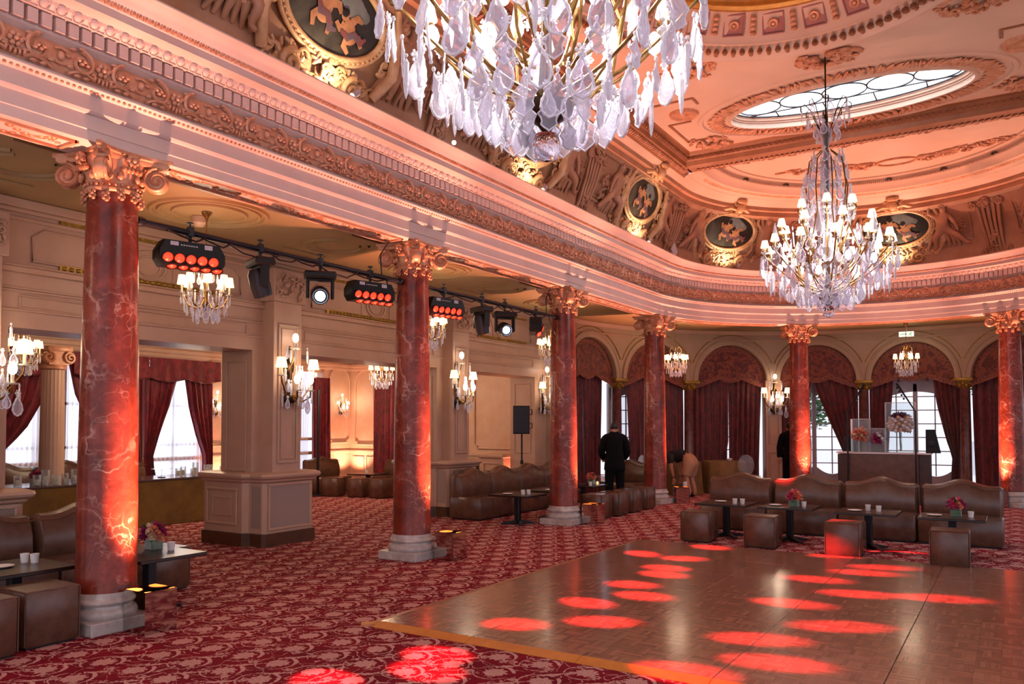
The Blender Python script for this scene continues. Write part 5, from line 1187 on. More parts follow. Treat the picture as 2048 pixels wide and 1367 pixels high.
# exit sign
ex = thing('exit_sign', 'lit white and green exit sign hanging over the central window', 'sign', AB(0, -.06, -.55, 3.74), 0)
MB().box(-.16, .16, -.02, .02, -.06, .06, None, .006).obj('light_box', M_EXITW, ex); MB().tube([(0, 0, .06), (0, 0, .2)], .008, 6).obj('stem', M_STICKER, ex)
MB().box(-.13, -.02, -.024, -.02, -.008, .008).add([(-.02, -.024, -.02), (-.02, -.024, .02), (.03, -.024, 0)], [(0, 1, 2)]).obj('arrow', M_EXITG, ex)
m = MB().ball((.10, -.022, .035), (.012, .003, .012), 8, 6).tube([(.09, -.023, .02), (.08, -.023, -.01), (.06, -.023, -.02), (.05, -.023, -.045)], .007, 5).tube([(.08, -.023, -.01), (.10, -.023, -.025), (.115, -.023, -.045)], .007, 5).tube([(.06, -.023, .012), (.09, -.023, .016), (.115, -.023, .0)], .006, 5)
m.obj('running_figure', M_EXITG, ex)
# ================================================================ seating
def banquette(name, label, group, mat_=None):
    m_ = mat_ or M_LEATHER; t = thing(name, label, 'sofa', (0, 0, 0), 0, group)     # 1 m wide, faces -y
    MB().box(-.505, .505, -.31, .34, .02, .385, None, .03).obj('seat', m_, t, 40)
    MB().box(-.48, .48, -.28, .3, 0, .03).obj('plinth', M_BLACK, t)
    n = 24; xs = [-.5+i/n for i in range(n+1)]
    def top(x): return .79+.065*math.exp(-(x/.20)**2)+.012*cos(abs(x)*9)
    prof = []
    for x in xs:
        e = min(1, (0.5-abs(x))/.045)**.5 if abs(x) < .5 else 0; zt = top(x)-.035*(1-e); a, b = .12+.05*(1-e), .34-.05*(1-e)
        prof.append([(x, a, .37), (x, a-.035*e, .45), (x, a-.02*e, .6), (x, a+.03, zt-.07), (x, a+.06, zt-.015), (x, (a+b)/2+.05, zt), (x, b, zt-.03), (x, b, .37)])
    MB().loft(prof, None, True, True).obj('backrest', m_, t, 50)
    MB().tube([(x*.97, .125, top(x)-.052) for x in xs], .006, 5).obj('piping', m_, t, 60)
    MB().box(-.5, .5, .3, .345, .02, .4, None, .01).obj('back_panel', m_, t); return t
BR = 'brown banquettes in the front row'
b0 = banquette('banquette', 'first brown wavy-backed banquette from the left in the front row', BR); b0.location = (-1.64, 12.62, 0)
for x, lb in ((-.62, 'second brown wavy-backed banquette from the left in the front row'), (.40, 'third brown wavy-backed banquette from the left in the front row'), (1.43, 'rightmost brown wavy-backed banquette in the front row')):
    dup(b0, (x, 12.62, 0), 0, lb)
for i, lb in enumerate(('end unit of the long brown banquette, nearest to us beside the pier', 'second unit of the long brown banquette by the wall', 'third unit of the long brown banquette by the wall', 'far unit of the long brown banquette, beside the third column')):
    dup(b0, (-5.86, 11.70+.98*i, 0), pi/2, lb, 'long brown banquette along the aisle')
for i, (y, lb) in enumerate(((3.56, 'left banquette unit at the left edge of the picture, behind the low table'), (4.58, 'banquette unit half hidden by the nearest marble column'))):
    dup(b0, (-5.62, y, 0), pi/2, lb, 'brown banquettes behind the nearest column')
dup(b0, (-5.06, 15.95, 0), -.25, 'brown banquette facing us behind the man in the dark suit', 'far brown banquettes')
for loc, rz, lb in (((-11.75, 13.85, 0), pi/2-.1, 'dark banquette in the salon left of the small table'), ((-10.4, 14.75, 0), .0, 'dark banquette in the salon partly hidden by the second column')):
    dup(b0, loc, rz, lb, 'dark banquettes in the salon')
for i in range(3):
    dup(b0, (-11.72, (6.7, 7.72, 8.74)[i], 0), pi/2, ('dark banquette under the salon window, left of the fluted column', 'dark banquette behind the foot of the fluted column', 'dark banquette under the salon window, right of the fluted column')[i], 'dark banquettes in the salon', (1, 1, 1.18))
for loc, rz, lb in (((-8.75, 14.8, 0), .15, 'brown banquette behind the long banquette, only its wavy top showing'), ):
    dup(b0, loc, rz, lb, 'far brown banquettes')
ot = thing('cube_ottoman', 'first brown cube ottoman from the left before the front row', 'ottoman', (-1.70, 11.0, 0), 0, 'brown cube ottomans')
MB().box(-.205, .205, -.205, .205, .015, .42, None, .022).obj('cushion_cube', M_LEATHER, ot, 40); MB().box(-.18, .18, -.18, .18, 0, .02).obj('foot', M_BLACK, ot)
sm = MB()
for q in (-1, 1):
    for w in (-1, 1): sm.tube([(q*.2, w*.2, .03), (q*.2, w*.2, .41)], .006, 5)
sm.tube([(-.195, -.195, .414), (.195, -.195, .414), (.195, .195, .414), (-.195, .195, .414), (-.195, -.195, .414)], .006, 5); sm.obj('seam', M_LEATHER, ot, 60)
for x, y, rz, lb in ((-.80, 10.92, .02, 'second brown cube ottoman from the left before the front row'), (.26, 10.75, -.03, 'brown cube ottoman lit bright red by a spotlight'), (1.42, 10.60, .03, 'rightmost brown cube ottoman before the front row'),
                     (-4.2, 3.29, .0, 'brown cube ottoman at the foot of the nearest column'), (-4.12, 2.80, .05, 'brown cube ottoman cut by the left edge of the picture'), (-5.15, 4.95, 0, 'brown cube ottoman half hidden behind the nearest column and table'),
                     (-4.1, 12.62, 0, 'cube ottoman behind the third column, nearest of its row'), (-4.05, 13.22, 0, 'cube ottoman before the man in the dark suit, second of its row'), (-4.05, 13.85, 0, 'third cube ottoman of the row beyond the third column'), (-4.05, 14.5, 0, 'farthest cube ottoman of the row, beside the fourth column'),
                     (-11.0, 13.3, .3, 'left of the cube ottomans in the salon'), (-10.35, 13.45, .1, 'middle cube ottoman in the salon'), (-9.75, 13.5, .0, 'cube ottoman in the salon just left of the second column')):
    dup(ot, (x, y, 0), rz, lb)
ta = thing('pedestal_table', 'first low dark table from the left in the front row', 'table', (-1.52, 11.66, 0), 0, 'low dark pedestal tables')
MB().box(-.37, .37, -.33, .33, .455, .485, None, .006).obj('tabletop', M_BLACKWOOD, ta); MB().box(-.045, .045, -.045, .045, .05, .455, None, .01).obj('pedestal', M_BLACK, ta)
m = MB()
for q in range(4): m.loft([[(.02, -.04, .015), (.02, .04, .015), (.02, .04, .07), (.02, -.04, .07)], [(.27, -.03, 0), (.27, .03, 0), (.27, .03, .02), (.27, -.03, .02)]], rotz(q*pi/2+pi/4))
m.obj('foot', M_BLACK, ta)
for x, y, rz, lb in ((-.62, 11.66, 0, 'second low dark table from the left in the front row, with pink flowers'), (.42, 11.52, 0, 'third low dark table from the left in the front row, behind the red-lit ottoman'), (1.40, 11.45, 0, 'rightmost low dark table in the front row, with pink flowers'),
                     (-4.83, 3.42, 0, 'low dark table with candles at the left edge of the picture'), (-4.52, 4.42, 0, 'low dark table with flowers just right of the nearest column'),
                     (-4.85, 11.25, 0, 'low dark table before the long brown banquette'), (-4.75, 12.3, 0, 'low dark table partly behind the third column'), (-4.85, 13.6, 0, 'low dark table with tray beside the man in the dark suit'),
                     (-10.6, 14.0, .2, 'low dark table among the salon ottomans')):
    dup(ta, (x, y, 0), rz, lb)
# ================================================================ tableware
TZ = .485
def votive(x, y, z, lb, g, s=1.0):
    t = thing('votive_candle', lb, 'candle', (x, y, z), 0, g)
    MB().lathe([(.028*s, 0), (.036*s, .075*s), (.032*s, .075*s), (.026*s, .006), (.0, .006)], 14).obj('cup', M_WHITE, t, 50)
    MB().lathe([(.026*s, .01), (.031*s, .055*s), (.0, .057*s)], 12).obj('wax', M_CANDLE, t, 50); return t
v0 = votive(-1.36, 11.55, TZ, 'white votive candle on the first front table, left one', 'white votive candles')
for x, y, z, lb in ((-1.26, 11.58, TZ, 'white votive candle on the first front table, right one'), (-.42, 11.62, TZ, 'white votive candle beside the flowers on the second front table'), (.40, 11.62, TZ, 'white votive candle on the third front table, left one'), (.54, 11.55, TZ, 'white votive candle on the third front table, right one'), (1.60, 11.42, TZ, 'white votive candle beside the flowers on the last front table'),
                    (-4.95, 3.56, TZ, 'white votive candle on the left-edge table, left one'), (-4.87, 3.60, TZ, 'white votive candle on the left-edge table, right one'), (-4.50, 4.62, TZ, 'white votive candle right of the flowers near the nearest column'), (-4.72, 11.2, TZ, 'white votive candle before the long banquette, left one'), (-4.66, 11.28, TZ, 'white votive candle before the long banquette, right one'), (-4.6, 12.35, TZ, 'white votive candle left of the third column'), (-4.6, 13.4, TZ, 'white votive candle right of the third column'), (-10.6, 13.95, TZ, 'white votive candle on the salon table')):
    dup(v0, (x, y, z), None, lb)
pt = thing('small_plate', 'small white plate on the first front table', 'plate', (-1.62, 11.72, TZ), 0, 'small white plates')
MB().lathe([(.0, .004), (.05, .004), (.085, .016), (.088, .014), (.055, 0), (.0, 0)], 24).obj('dish', M_WHITE, pt, 50); MB().lathe([(.085, .0145), (.09, .016), (.085, .0175)], 24, None, False).obj('rim', M_WHITE, pt, 50)
for x, y, lb in ((-.80, 11.6, 'small white plate on the second front table'), (.26, 11.45, 'small white plate on the third front table'), (1.20, 11.4, 'small white plate on the last front table'), (-4.86, 3.34, 'small white plate at the left edge of the picture'), (-4.95, 11.1, 'small white plate before the long banquette'), (-4.75, 12.15, 'small white plate just left of the third column')):
    dup(pt, (x, y, TZ), None, lb)
def rose_mesh(name, m_):
    r = random.Random(4); m = MB()
    for lay, (n, R, h, tl) in enumerate(((3, .010, .034, .1), (4, .019, .030, .35), (5, .027, .022, .8))):
        for k in range(n):
            a = 2*pi*k/n+lay*.5
            m.grid(lambda u, v: ((R*(.5+.5*v)+.008*v*tl)*cos(a+(u-.5)*2.0), (R*(.5+.5*v)+.008*v*tl)*sin(a+(u-.5)*2.0), h*v*(1-.25*abs(u-.5)*2)-.012*lay), 4, 3)
    m.ball((0, 0, .012), (.012, .012, .018), 6, 5); return m.mesh(name, m_, 70)
FC = {'pink': pm('pink_petal', 'd84a78', 'b83060', 30, .6), 'magenta': pm('magenta_petal', 'b01868', '8a1258', 30, .6), 'peach': pm('peach_petal', 'f0a080', 'e48868', 30, .6), 'cream': pm('cream_petal', 'f4d8c0', 'ecc4a4', 30, .6), 'white': pm('white_petal', 'f6f2f0', 'e6dfe2', 30, .6), 'plum': pm('plum_petal', '5c2450', '42183c', 30, .6), 'coral': pm('coral_petal', 'f08a68', 'e0704e', 30, .6)}
RM = {k: rose_mesh('rose', v) for k, v in FC.items()}
def bouquet(label, loc, cols, R=.12, h=.10, n=22, vase=True, seed=1, group='pink flower arrangements', s=1.0, stem=False, full=1.25):
    t = thing('flower_arrangement', label, 'flowers', loc, 0, group); r = random.Random(seed)
    if vase:
        w = .06
        MB().box(-w, w, -w, w, 0, .10, None, .006).obj('vase', M_GLASS, t); MB().box(-w*.9, w*.9, -w*.9, w*.9, .006, .08).obj('wrapped_leaf', M_LEAF, t); z0 = .13
    else: z0 = h
    lf = MB()
    for k in range(26):
        a = r.uniform(0, 6.28); e = r.uniform(-.5, .9); M = T(0, 0, z0) @ rotz(a) @ RY(-e) @ T(R*.75, 0, 0)
        lf.add([(0, 0, 0), (.03, -.015, .005), (.06, 0, 0), (.03, .015, .005)], [(0, 1, 2, 3)], M)
    if stem:
        for k in range(9): lf.tube([(r.uniform(-.02, .02), r.uniform(-.02, .02), .02), (r.uniform(-.04, .04), r.uniform(-.04, .04), z0)], .004, 5)
    tag(lf.obj('leaves', M_LEAF, t), kind='stuff')
    for k in range(n):
        ph = (k+.5)/n; el = math.acos(1-ph*full); a = k*2.4
        M = T(0, 0, z0) @ rotz(a) @ RY(el) @ T(0, 0, R*.72) @ rotz(r.uniform(0, 6)) @ SC(s*r.uniform(.9, 1.25))
        link('rose', RM[cols[k % len(cols)]], t, M=M)
    return t
bouquet('pink and peach roses in a glass cube on the second front table', (-.55, 11.62, TZ), ('pink', 'peach', 'coral', 'pink'))
bouquet('pink and magenta roses in a glass cube on the last front table', (1.44, 11.45, TZ), ('pink', 'magenta', 'peach', 'pink'), seed=2)
bouquet('magenta and peach roses right of the nearest marble column', (-4.70, 4.58, TZ), ('magenta', 'peach', 'cream', 'magenta'), seed=3, R=.13)
bouquet('small peach flowers with a glowing candle beside the man in the dark suit', (-4.75, 13.75, TZ), ('coral', 'peach', 'pink'), seed=4, R=.10)
cg = thing('tea_light', 'glowing tea light beside the man in the dark suit', 'candle', (-4.55, 13.6, TZ), 0)
MB().lathe([(.03, 0), (.035, .06), (.03, .06), (.026, .005), (.0, .005)], 12).obj('glass_cup', M_GLASS, cg, 50); MB().ball((0, 0, .045), (.014, .014, .03), 8, 6).obj('flame', M_FLAME, cg, 60)
tr = thing('serving_tray', 'dark tray on the table beside the man in the dark suit', 'tray', (-4.9, 13.45, TZ), .2); MB().box(-.2, .2, -.13, .13, 0, .012, None, .004).obj('tray_base', M_BLACK, tr)
for q in (-1, 1): MB().box(q*.2-.008, q*.2+.008, -.13, .13, .01, .03, None, .003).obj('tray_rim', M_BLACK, tr)
# candle cylinders along the buffet
def hurricane(label, loc, h, r, ch, g='glass candle cylinders on the buffet'):
    t = thing('candle_cylinder', label, 'candle', loc, 0, g)
    MB().lathe([(r, 0), (r, h), (r-.004, h), (r-.004, .012), (.0, .012)], 18).obj('glass_cylinder', M_GLASS, t, 50); MB().lathe([(r*.6, .012), (r*.6, ch), (.0, ch)], 14).obj('pillar_candle', M_CANDLE, t, 50); return t
BZ = .75
for x, y, h, r, ch, lb in ((-9.72, 6.12, .16, .05, .09, 'glass candle cylinder left of the buffet flowers'), (-9.78, 6.27, .22, .055, .13, 'tallest glass candle cylinder left of the nearest column, on the buffet'), (-9.70, 6.38, .15, .05, .10, 'glass candle cylinder in front of the tallest one on the buffet'), (-9.9, 6.62, .15, .045, .08, 'glass candle cylinder close to the left edge of the nearest column'), (-9.85, 6.74, .2, .05, .11, 'tall glass candle cylinder touching the edge of the nearest column'), (-9.8, 5.9, .15, .05, .09, 'glass candle cylinder at the pier by the left edge'),
                           (-9.8, 8.46, .14, .05, .10, 'first candle cylinder of the right buffet cluster'), (-9.9, 8.62, .16, .045, .10, 'second candle cylinder of the right buffet cluster'), (-9.7, 8.68, .13, .05, .09, 'low candle cylinder in the right buffet cluster'), (-9.9, 8.86, .22, .05, .13, 'tallest candle cylinder in the right buffet cluster'), (-9.75, 8.98, .18, .055, .11, 'broad candle cylinder in the right buffet cluster'), (-9.9, 9.15, .17, .05, .09, 'candle cylinder next to the pier on the right of the buffet'), (-9.75, 9.3, .14, .05, .08, 'last candle cylinder beside the pier')):
    hurricane(lb, (x, y, BZ), h, r, ch)
bouquet('small pink flowers in a glass bowl on the buffet', (-9.9, 6.2, BZ), ('pink', 'magenta'), R=.09, seed=6, n=14)
for i, (x, y) in enumerate(((-9.65, 6.2), (-9.62, 6.5), (-9.62, 6.65))):
    t = thing('drinking_glass', ('low drinking glass on the buffet under the tallest candle', 'low drinking glass in the middle of the left buffet', 'low drinking glass nearest the marble column on the buffet')[i], 'glass', (x, y, BZ), 0, 'low glasses on the buffet'); MB().lathe([(.03, 0), (.036, .08), (.033, .08), (.028, .008), (.0, .008)], 14).obj('tumbler', M_GLASS, t, 50); MB().lathe([(.0, .009), (.028, .009), (.03, .03), (.0, .03)], 12).obj('water', M_GLASS, t)
cs = thing('cake_stand', 'flat glass cake stand on the buffet right of the nearest column', 'stand', (-9.85, 8.18, BZ)); MB().lathe([(.05, 0), (.05, .01), (.01, .02), (.01, .13), (.16, .14), (.16, .15), (.0, .15)], 22).obj('glass_plate', M_GLASS, cs, 40); MB().lathe([(.06, 0), (.06, .012), (.0, .012)], 16).obj('foot', M_BLACK, cs)
# ================================================================ far tables, chairs, booth, speaker
for (x, y, r, lb) in ((-4.6, 18.05, .5, 'olive-clothed round table behind the bending person'), (-3.78, 18.85, .5, 'olive-clothed round table right of the bending person')):
    t = thing('clothed_table', lb, 'table', (x, y, 0), 0, 'olive-clothed tables'); n = 64
    MB().loft([[((r*(1+k*.05*sin(i*2*pi/n*12)))*q*cos(2*pi*i/n), (r*(1+k*.05*sin(i*2*pi/n*12)))*q*sin(2*pi*i/n), z) for i in range(n)] for q, k, z in ((1.08, 1, .01), (1.03, .7, .4), (1, .1, .73), (.98, 0, .75), (.01, 0, .752))], None, True, False).obj('tablecloth', M_OLIVECLOTH, t, 60)
    MB().lathe([(.3, 0), (.04, .05), (.04, .7), (r*.95, .72), (r*.95, .735)], 20).obj('table_frame', M_BLACK, t)

t = thing('bowl', 'small white bowl on the olive table', 'bowl', (-3.62, 18.75, .753)); MB().lathe([(.03, 0), (.07, .05), (.065, .05), (.025, .008), (.0, .008)], 18).obj('bowl_body', M_WHITE, t, 50); MB().ball((0, 0, .05), (.05, .05, .02), 8, 6).obj('sugar', M_CANDLE, t, 60)
def ghost(label, loc, rz):
    t = thing('clear_chair', label, 'chair', loc, rz, 'clear plastic chairs')
    n = 16; MB().loft([[(.19*cos(a)*q, .02*q+y, .46+.22+.24*sin(a)*q) for a in [2*pi*i/n for i in range(n)]] for q, y in ((1, .2), (.98, .22), (.3, .225))]).obj('backrest', M_GLASS, t, 50)
    MB().box(-.2, .2, -.2, .2, .44, .465, None, .01).obj('seat', M_GLASS, t)
    for q in (-1, 1):
        for w in (-1, 1): MB().tube([(q*.17, w*.17, .44), (q*.2, w*.21, 0)], .015, 6).obj('leg', M_GLASS, t)
    return t
g0 = ghost('clear plastic chair right of the olive tables', (-3.05, 18.35, 0), .6)
dup(g0, (-5.25, 16.9, 0), -.6, 'clear plastic chair left of the fourth marble column'); dup(g0, (-5.65, 16.5, 0), -.4, 'clear plastic chair behind the man in the dark suit')
bk = thing('metal_bucket', 'small steel bucket on the carpet at the feet of the bending person', 'bucket', (-3.98, 16.72, 0)); MB().lathe([(.07, 0), (.09, .2), (.095, .2), (.092, .21), (.085, .2), (.066, .01), (.0, .01)], 20).obj('pail', M_MIRROR, bk, 50); MB().tube([(.09*cos(a), 0, .2+.09*sin(a)) for a in [pi*i/10 for i in range(11)]], .005, 5).obj('handle', M_MIRROR, bk); MB().lathe([(.045, .2), (.05, .38), (.04, .38), (.035, .21)], 14).obj('paper_roll', M_WHITE, bk, 50)
dj = thing('dj_booth', 'brown front-panelled booth with a white top before the central window', 'booth', (-.26, 18.55, 0))
MB().box(-.66, .66, -.25, .25, 0, 1.0, None, .008).obj('front_panel', M_LEATHER, dj); MB().box(-.90, -.66, -.2, .25, 0, .99, None, .008).obj('side_panel', M_LEATHER2, dj); MB().box(.66, .86, -.2, .25, 0, .99, None, .008).obj('side_panel', M_LEATHER2, dj); MB().box(-.92, .88, -.27, .27, 1.0, 1.03, None, .006).obj('worktop', M_WHITE, dj)
def vasebox(label, x, y, w, h, cols, bz, R, n, s, seed):
    t = thing('glass_vase', label, 'vase', (x, y, 1.03), 0, 'square glass vases on the booth'); m = MB()
    for q in (-1, 1): m.box(q*w/2-.003, q*w/2+.003, -.09, .09, 0, h); m.box(-w/2, w/2, q*.09-.003, q*.09+.003, 0, h)
    m.box(-w/2, w/2, -.09, .09, 0, .01); m.obj('glass_walls', M_GLASS, t); e = MB()
    for a in (-1, 1):
        for b in (-1, 1): e.tube([(a*w/2, b*.09, 0), (a*w/2, b*.09, h)], .005, 5)
    e.tube([(-w/2, -.09, h), (w/2, -.09, h), (w/2, .09, h), (-w/2, .09, h), (-w/2, -.09, h)], .005, 5); e.obj('glass_edge', M_BEAD, t)
    bouquet('bouquet of %s' % label.split(' with ')[1], (x, y, 1.045), cols, R=R, h=bz, n=n, vase=False, seed=seed, group='bouquets inside the glass vases', s=s, stem=True, full=1.65)
vasebox('tall square glass vase with coral and peach roses inside', -.71, 18.46, .36, .70, ('coral', 'peach', 'cream'), .34, .17, 40, 2.0, 11)
vasebox('low square glass vase with mauve and white flowers inside', -.38, 18.46, .30, .50, ('pink', 'plum', 'white', 'magenta'), .26, .145, 36, 1.9, 12)
vasebox('largest square glass vase with white hydrangea and plum orchids inside', .06, 18.46, .56, 1.04, ('plum',)*13+('white', 'white', 'cream')*17, .58, .25, 64, 2.4, 13)
def arm_stand(label, x, y, q):
    t = thing('lamp_stand', label, 'stand', (x, y, 0), 0, 'black angled lamp stands')
    MB().lathe([(.12, 0), (.12, .015), (.02, .03), (.016, 1.9), (.0, 1.9)], 10).obj('pole', M_BLACK, t, 40); MB().tube([(0, 0, 1.88), (q*.16, 0, 2.16), (q*.34, 0, 2.46)], [.012, .016, .026], 8).obj('arm', M_BLACK, t, 60)
    for k in range(4): MB().ball((q*(.18+.04*k)+q*.025, -.02, 2.17+.075*k-.03), (.022, .022, .022), 8, 6).obj('lamp_knob', M_BLACKPLASTIC, t, 60)
    return t
arm_stand('black stand with an angled arm at the left end of the booth', -.92, 18.15, 1); arm_stand('black stand with an angled arm at the right end of the booth', .37, 18.15, -1)
for x, y, lb in ((.62, 18.6, 'black monitor speaker on the right end of the booth'), (-1.02, 18.95, 'black monitor speaker beyond the left end of the booth')):
    t = thing('monitor_speaker', lb, 'speaker', (x, y, 1.03 if x > 0 else 0), 0, 'black monitor speakers'); h = .48 if x > 0 else 1.35
    MB().loft([[(-.10, -.12, 0), (.16, -.12, 0), (.16, .12, 0), (-.10, .12, 0)], [(-.10, -.1, h), (.06, -.1, h), (.06, .1, h), (-.10, .1, h)]]).obj('cabinet', M_BLACKPLASTIC, t); MB().lathe([(.06, 0), (.07, .01), (.02, .02), (.0, .015)], 16, T(0, -.125, h*.4) @ RX(pi/2)).obj('cone', M_BLACK, t, 50)
def speaker(label, loc, rz, pole_label):
    t = thing('loudspeaker', label, 'speaker', (loc[0], loc[1], 1.42), rz)
    MB().loft([[(x, y, z) for x, y in ((-.17, -.17), (.17, -.17), (.12, .16), (-.12, .16))] for z in (0, .58)]).obj('cabinet', M_BLACKPLASTIC, t); m = MB(); m.box(-.155, .155, -.182, -.168, .02, .56, None, .005); m.obj('grille', M_BLACK, t)
    for z in (.12, .40): MB().tube([(.15, .05, z), (.21, .07, z), (.21, .07, z+.1), (.15, .05, z+.1)], .01, 6).obj('handle', M_BLACK, t)
    s_ = thing('speaker_stand', pole_label, 'stand', (loc[0], loc[1], 0), rz)
    MB().tube([(0, 0, .1), (0, 0, 1.42)], .018, 8).obj('pole', M_BLACK, s_); MB().lathe([(.03, .8), (.035, .84), (.03, .88)], 10).obj('collar', M_BLACK, s_, 50)
    for k in range(3): MB().tube([(0, 0, .75), (.35*cos(k*2.1), .35*sin(k*2.1), .02)], .012, 6).obj('leg', M_BLACK, s_)
speaker('black loudspeaker on a stand before the orange-lit salon panel', (-6.57, 14.2, 0), .5, 'black tripod stand carrying the loudspeaker behind the long banquette')
t = thing('pole_stand', 'thin black pole standing in the salon right of the pier', 'stand', (-11.3, 13.1, 0)); MB().tube([(0, 0, .02), (0, 0, 2.4)], .03, 8).obj('pole', M_BLACK, t); MB().lathe([(.2, 0), (.2, .02), (.03, .04), (.0, .04)], 18).obj('foot', M_BLACK, t)
t = thing('console_cabinet', 'low cream console in the salon lit from behind', 'cabinet', (-7.66, 14.9, 0)); MB().box(-.3, .3, -.2, .2, 0, .88, None, .01).obj('body', M_CREAM, t); MB().box(-.34, .34, -.24, .24, .88, .96, None, .02).obj('top', M_CREAM, t); m = MB(); molding_frame(m, T(0, -.2, .48) @ rotz(pi), .42, .6, .03, .02); m.obj('door', M_CREAM, t)
t = thing('ceiling_sensor', 'small cream sensor on the aisle ceiling beside the chandelier canopy', 'sensor', (-5.62, 5.70, 3.90)); MB().lathe([(.0, -.06), (.05, -.055), (.06, -.03), (.075, -.02), (.08, .05), (.0, .05)], 18).obj('housing', M_CREAM, t, 40)
# ================================================================ people
def hand(parent, M, m_):
    mb = MB(); mb.ball((0, 0, -.045), (.038, .016, .05), 8, 6)
    for k, (x, l) in enumerate(((-.028, .055), (-.01, .068), (.009, .064), (.027, .05))): mb.tube([(x, 0, -.08), (x*1.1, .008, -.08-l*.55), (x*1.1, .022, -.08-l)], [.0095, .0085, .006], 6)
    mb.tube([(-.034, .0, -.03), (-.056, .012, -.06), (-.052, .022, -.085)], [.011, .01, .007], 6)
    o = mb.obj('hand', m_, parent, 60); o.matrix_local = M; return o
def cloth(body, J, spec, off, m_, name, parent):      # a garment grown from the body surface: faces near the listed bones, pushed outwards
    bones = [(Vector(J[a][:3]), Vector(J[b][:3]), (J[a][3]+J[b][3])/2, lo, hi) for (a, b), lo, hi in spec]
    allb = [(Vector(J[a][:3]), Vector(J[b][:3]), (J[a][3]+J[b][3])/2) for a, b in E_ALL[id(J)]]
    def near(c, A, B, r):
        d = B-A; t = max(0, min(1, (c-A).dot(d)/d.length_squared)); return (c-(A+d*t)).length/r, t
    keep = []
    for p in body.polygons:
        c = p.center; best = min(near(c, A, B, r)[0] for A, B, r in allb)
        for A, B, r, lo, hi in bones:
            q, t = near(c, A, B, r)
            if q <= best+.03 and lo <= t <= hi: keep.append(p); break
    used = {}; v = []; f = []
    for p in keep:
        q = []
        for i in p.vertices:
            if i not in used: used[i] = len(v); w = body.vertices[i]; v.append(tuple(w.co+w.normal*off))
            q.append(used[i])
        f.append(tuple(q))
    mb = MB(); mb.v = v; mb.f = f; o = mb.obj(name, m_, parent, 80)
    sd = o.modifiers.new('hem', 'SOLIDIFY'); sd.thickness = .012; sd.offset = -1; return o
E_ALL = {}
def person(label, loc, rz, J, E, garments, head, face_dir):
    t = thing('person', label, 'person', loc, rz); E_ALL[id(J)] = E
    b = skin(J, E, 2); b.materials.append(M_SKIN); link('body', b, t)
    for nm, spec, off, m_ in garments: cloth(b, J, spec, off, m_, nm, t)
    hx, hy, hz = head; fd = Vector(face_dir).normalized(); up = Vector((0, 0, 1)) if abs(fd.z) < .8 else Vector((1, 0, 0)); rt = fd.cross(up).normalized(); u2 = rt.cross(fd)
    M = Matrix(((rt.x, fd.x, u2.x, hx), (rt.y, fd.y, u2.y, hy), (rt.z, fd.z, u2.z, hz), (0, 0, 0, 1)))
    f = MB().ball((0, .012, -.02), (.072, .09, .115), 14, 10)
    f.ball((0, .103, -.025), (.014, .022, .022), 8, 6); f.tube([(-.022, .094, -.07), (0, .10, -.072), (.022, .094, -.07)], .006, 6)
    for q in (-1, 1): f.ball((q*.074, -.005, -.02), (.012, .022, .032), 8, 6)
    link('face', f.mesh('face', M_SKIN, 60), t, M=M)
    link('hair', MB().ball((0, -.012, .03), (.08, .098, .095), 14, 10).mesh('hair', M_HAIR, 60), t, M=M); e = MB()
    for q in (-1, 1): e.ball((q*.03, .092, -.0), (.011, .008, .007), 8, 6)
    link('eyes', e.mesh('eyes', M_BLACK, 60), t, M=M); return t
J = dict(pel=(0, 0, .90, .15, .115), wai=(0, .01, 1.06, .14, .105), che=(0, .03, 1.25, .165, .115), upb=(0, .045, 1.36, .10, .085), nec=(0, .065, 1.43, .05), hd=(0, .10, 1.50, .06), ht=(0, .12, 1.56, .055),
         ls=(-.18, .04, 1.35, .06), le=(-.25, .05, 1.08, .042), lw=(-.20, .24, .97, .034), rs=(.18, .04, 1.35, .06), re=(.25, .05, 1.08, .042), rw=(.20, .24, .97, .034),
         lh=(-.09, 0, .82, .10), lk=(-.105, .02, .48, .072), la=(-.11, -.02, .09, .05), lt=(-.12, .13, .045, .042), rh=(.09, 0, .82, .10), rk=(.105, .02, .48, .072), ra=(.11, -.02, .09, .05), rt=(.12, .13, .045, .042))
E_ = [('pel', 'wai'), ('wai', 'che'), ('che', 'upb'), ('upb', 'nec'), ('nec', 'hd'), ('hd', 'ht'), ('upb', 'ls'), ('ls', 'le'), ('le', 'lw'), ('upb', 'rs'), ('rs', 're'), ('re', 'rw'), ('pel', 'lh'), ('lh', 'lk'), ('lk', 'la'), ('la', 'lt'), ('pel', 'rh'), ('rh', 'rk'), ('rk', 'ra'), ('ra', 'rt')]
JACKET = [(('pel', 'wai'), 0, 1), (('wai', 'che'), 0, 1), (('che', 'upb'), 0, 1), (('upb', 'nec'), 0, .62), (('upb', 'ls'), 0, 1), (('ls', 'le'), 0, 1), (('le', 'lw'), 0, .9), (('upb', 'rs'), 0, 1), (('rs', 're'), 0, 1), (('re', 'rw'), 0, .9), (('pel', 'lh'), 0, 1), (('pel', 'rh'), 0, 1), (('lh', 'lk'), 0, .25), (('rh', 'rk'), 0, .25)]
TROUSERS = [(('pel', 'lh'), 0, 1), (('pel', 'rh'), 0, 1), (('lh', 'lk'), 0, 1), (('rh', 'rk'), 0, 1), (('lk', 'la'), 0, 1), (('rk', 'ra'), 0, 1)]
SHOES = [(('la', 'lt'), 0, 1), (('ra', 'rt'), 0, 1)]
SUITED = [('trousers', TROUSERS, .016, M_SUIT), ('jacket', JACKET, .032, M_SUIT), ('shoes', SHOES, .012, M_BLACK)]
pm1 = person('man in a dark navy suit seen from behind, bending his head over a low table', (-4.45, 14.15, 0), .50, J, E_, SUITED, (0, .115, 1.535), (0, 1, -.45))
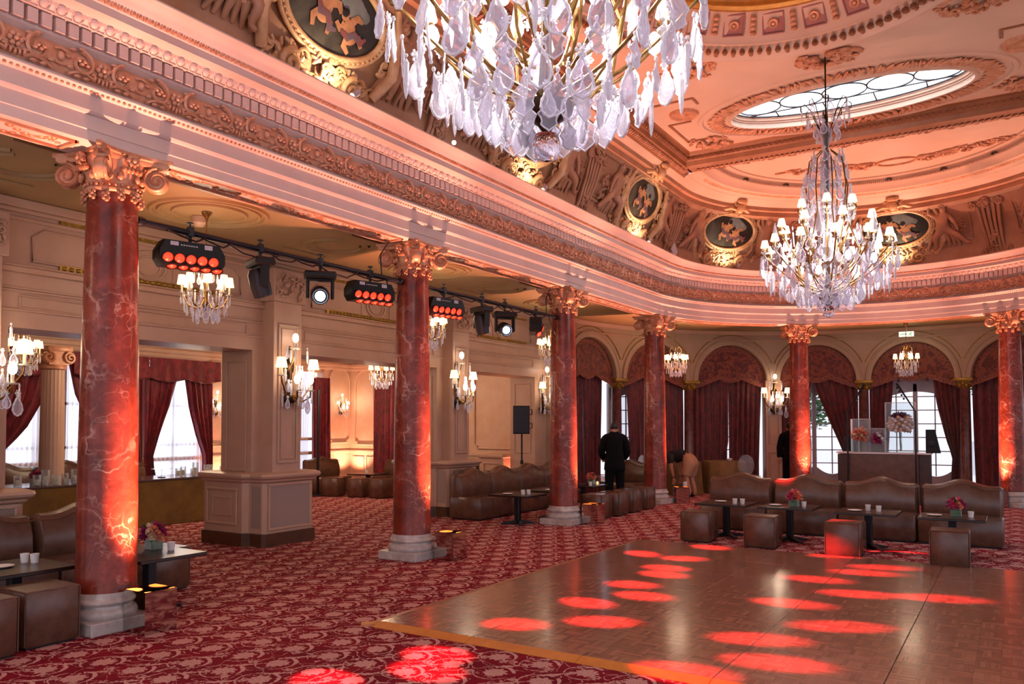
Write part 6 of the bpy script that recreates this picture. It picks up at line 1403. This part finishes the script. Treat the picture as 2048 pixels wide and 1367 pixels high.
link('shirt_collar', MB().lathe([(.066, 0), (.060, .03)], 14, T(0, .062, 1.425) @ RX(-.4), False).mesh('shirt_collar', M_WHITE, 60), pm1)
hand(pm1, T(-.19, .27, .95) @ RX(.9), M_SKIN); hand(pm1, T(.19, .27, .95) @ RX(.9), M_SKIN)
# person bending forward in a dark tee and khaki shorts (faces +x locally)
J2 = dict(pel=(0, 0, .84, .14, .14), wai=(.16, 0, .93, .12, .12), che=(.36, 0, .94, .13, .13), upb=(.46, 0, .91, .09), nec=(.55, 0, .885, .05), hd=(.63, 0, .85, .06), ht=(.69, 0, .80, .055),
          ls=(.42, .17, .88, .062), le=(.37, .21, .64, .045), lw=(.34, .17, .44, .032), rs=(.42, -.17, .88, .062), re=(.37, -.21, .64, .045), rw=(.34, -.17, .44, .032),
          lh=(-.01, .10, .77, .11), lm=(.04, .12, .58, .088), lk=(.07, .13, .46, .07), la=(-.03, .14, .09, .045), lt=(.11, .15, .045, .04), rh=(-.01, -.10, .77, .11), rm=(.04, -.12, .58, .088), rk=(.07, -.13, .46, .07), ra=(-.03, -.14, .09, .045), rt=(.11, -.15, .045, .04))
E2 = [e for e in E_ if e not in (('lh', 'lk'), ('rh', 'rk'))]+[('lh', 'lm'), ('lm', 'lk'), ('rh', 'rm'), ('rm', 'rk')]
pb = person('person in a black tee and khaki shorts bending far forward beside the fourth column', (-3.98, 17.12, 0), pi-.1, J2, E2,
       [('tee_shirt', [(('pel', 'wai'), .45, 1), (('wai', 'che'), 0, 1), (('che', 'upb'), 0, 1), (('upb', 'nec'), 0, .5), (('upb', 'ls'), 0, 1), (('upb', 'rs'), 0, 1), (('ls', 'le'), 0, .5), (('rs', 're'), 0, .5)], .022, M_TEE),
        ('shorts', [(('pel', 'wai'), 0, .62), (('pel', 'lh'), 0, 1), (('pel', 'rh'), 0, 1), (('lh', 'lm'), 0, 1), (('rh', 'rm'), 0, 1), (('lm', 'lk'), 0, .7), (('rm', 'rk'), 0, .7)], .032, M_SHORTS), ('shoes', SHOES, .014, M_BLACK)], (.66, 0, .83), (.35, 0, -1))
hand(pb, T(.34, .17, .43), M_SKIN); hand(pb, T(.34, -.17, .43), M_SKIN)
Js = dict(J); Js['lw'] = (-.25, .04, .84, .034); Js['rw'] = (.25, .04, .84, .034)
pd = person('person in dark clothes standing mostly hidden behind the fifth marble column', (-2.33, 19.25, 0), .5, Js, E_, SUITED, (0, .115, 1.54), (0, 1, 0))
hand(pd, T(-.25, .05, .82), M_SKIN); hand(pd, T(.25, .05, .82), M_SKIN)
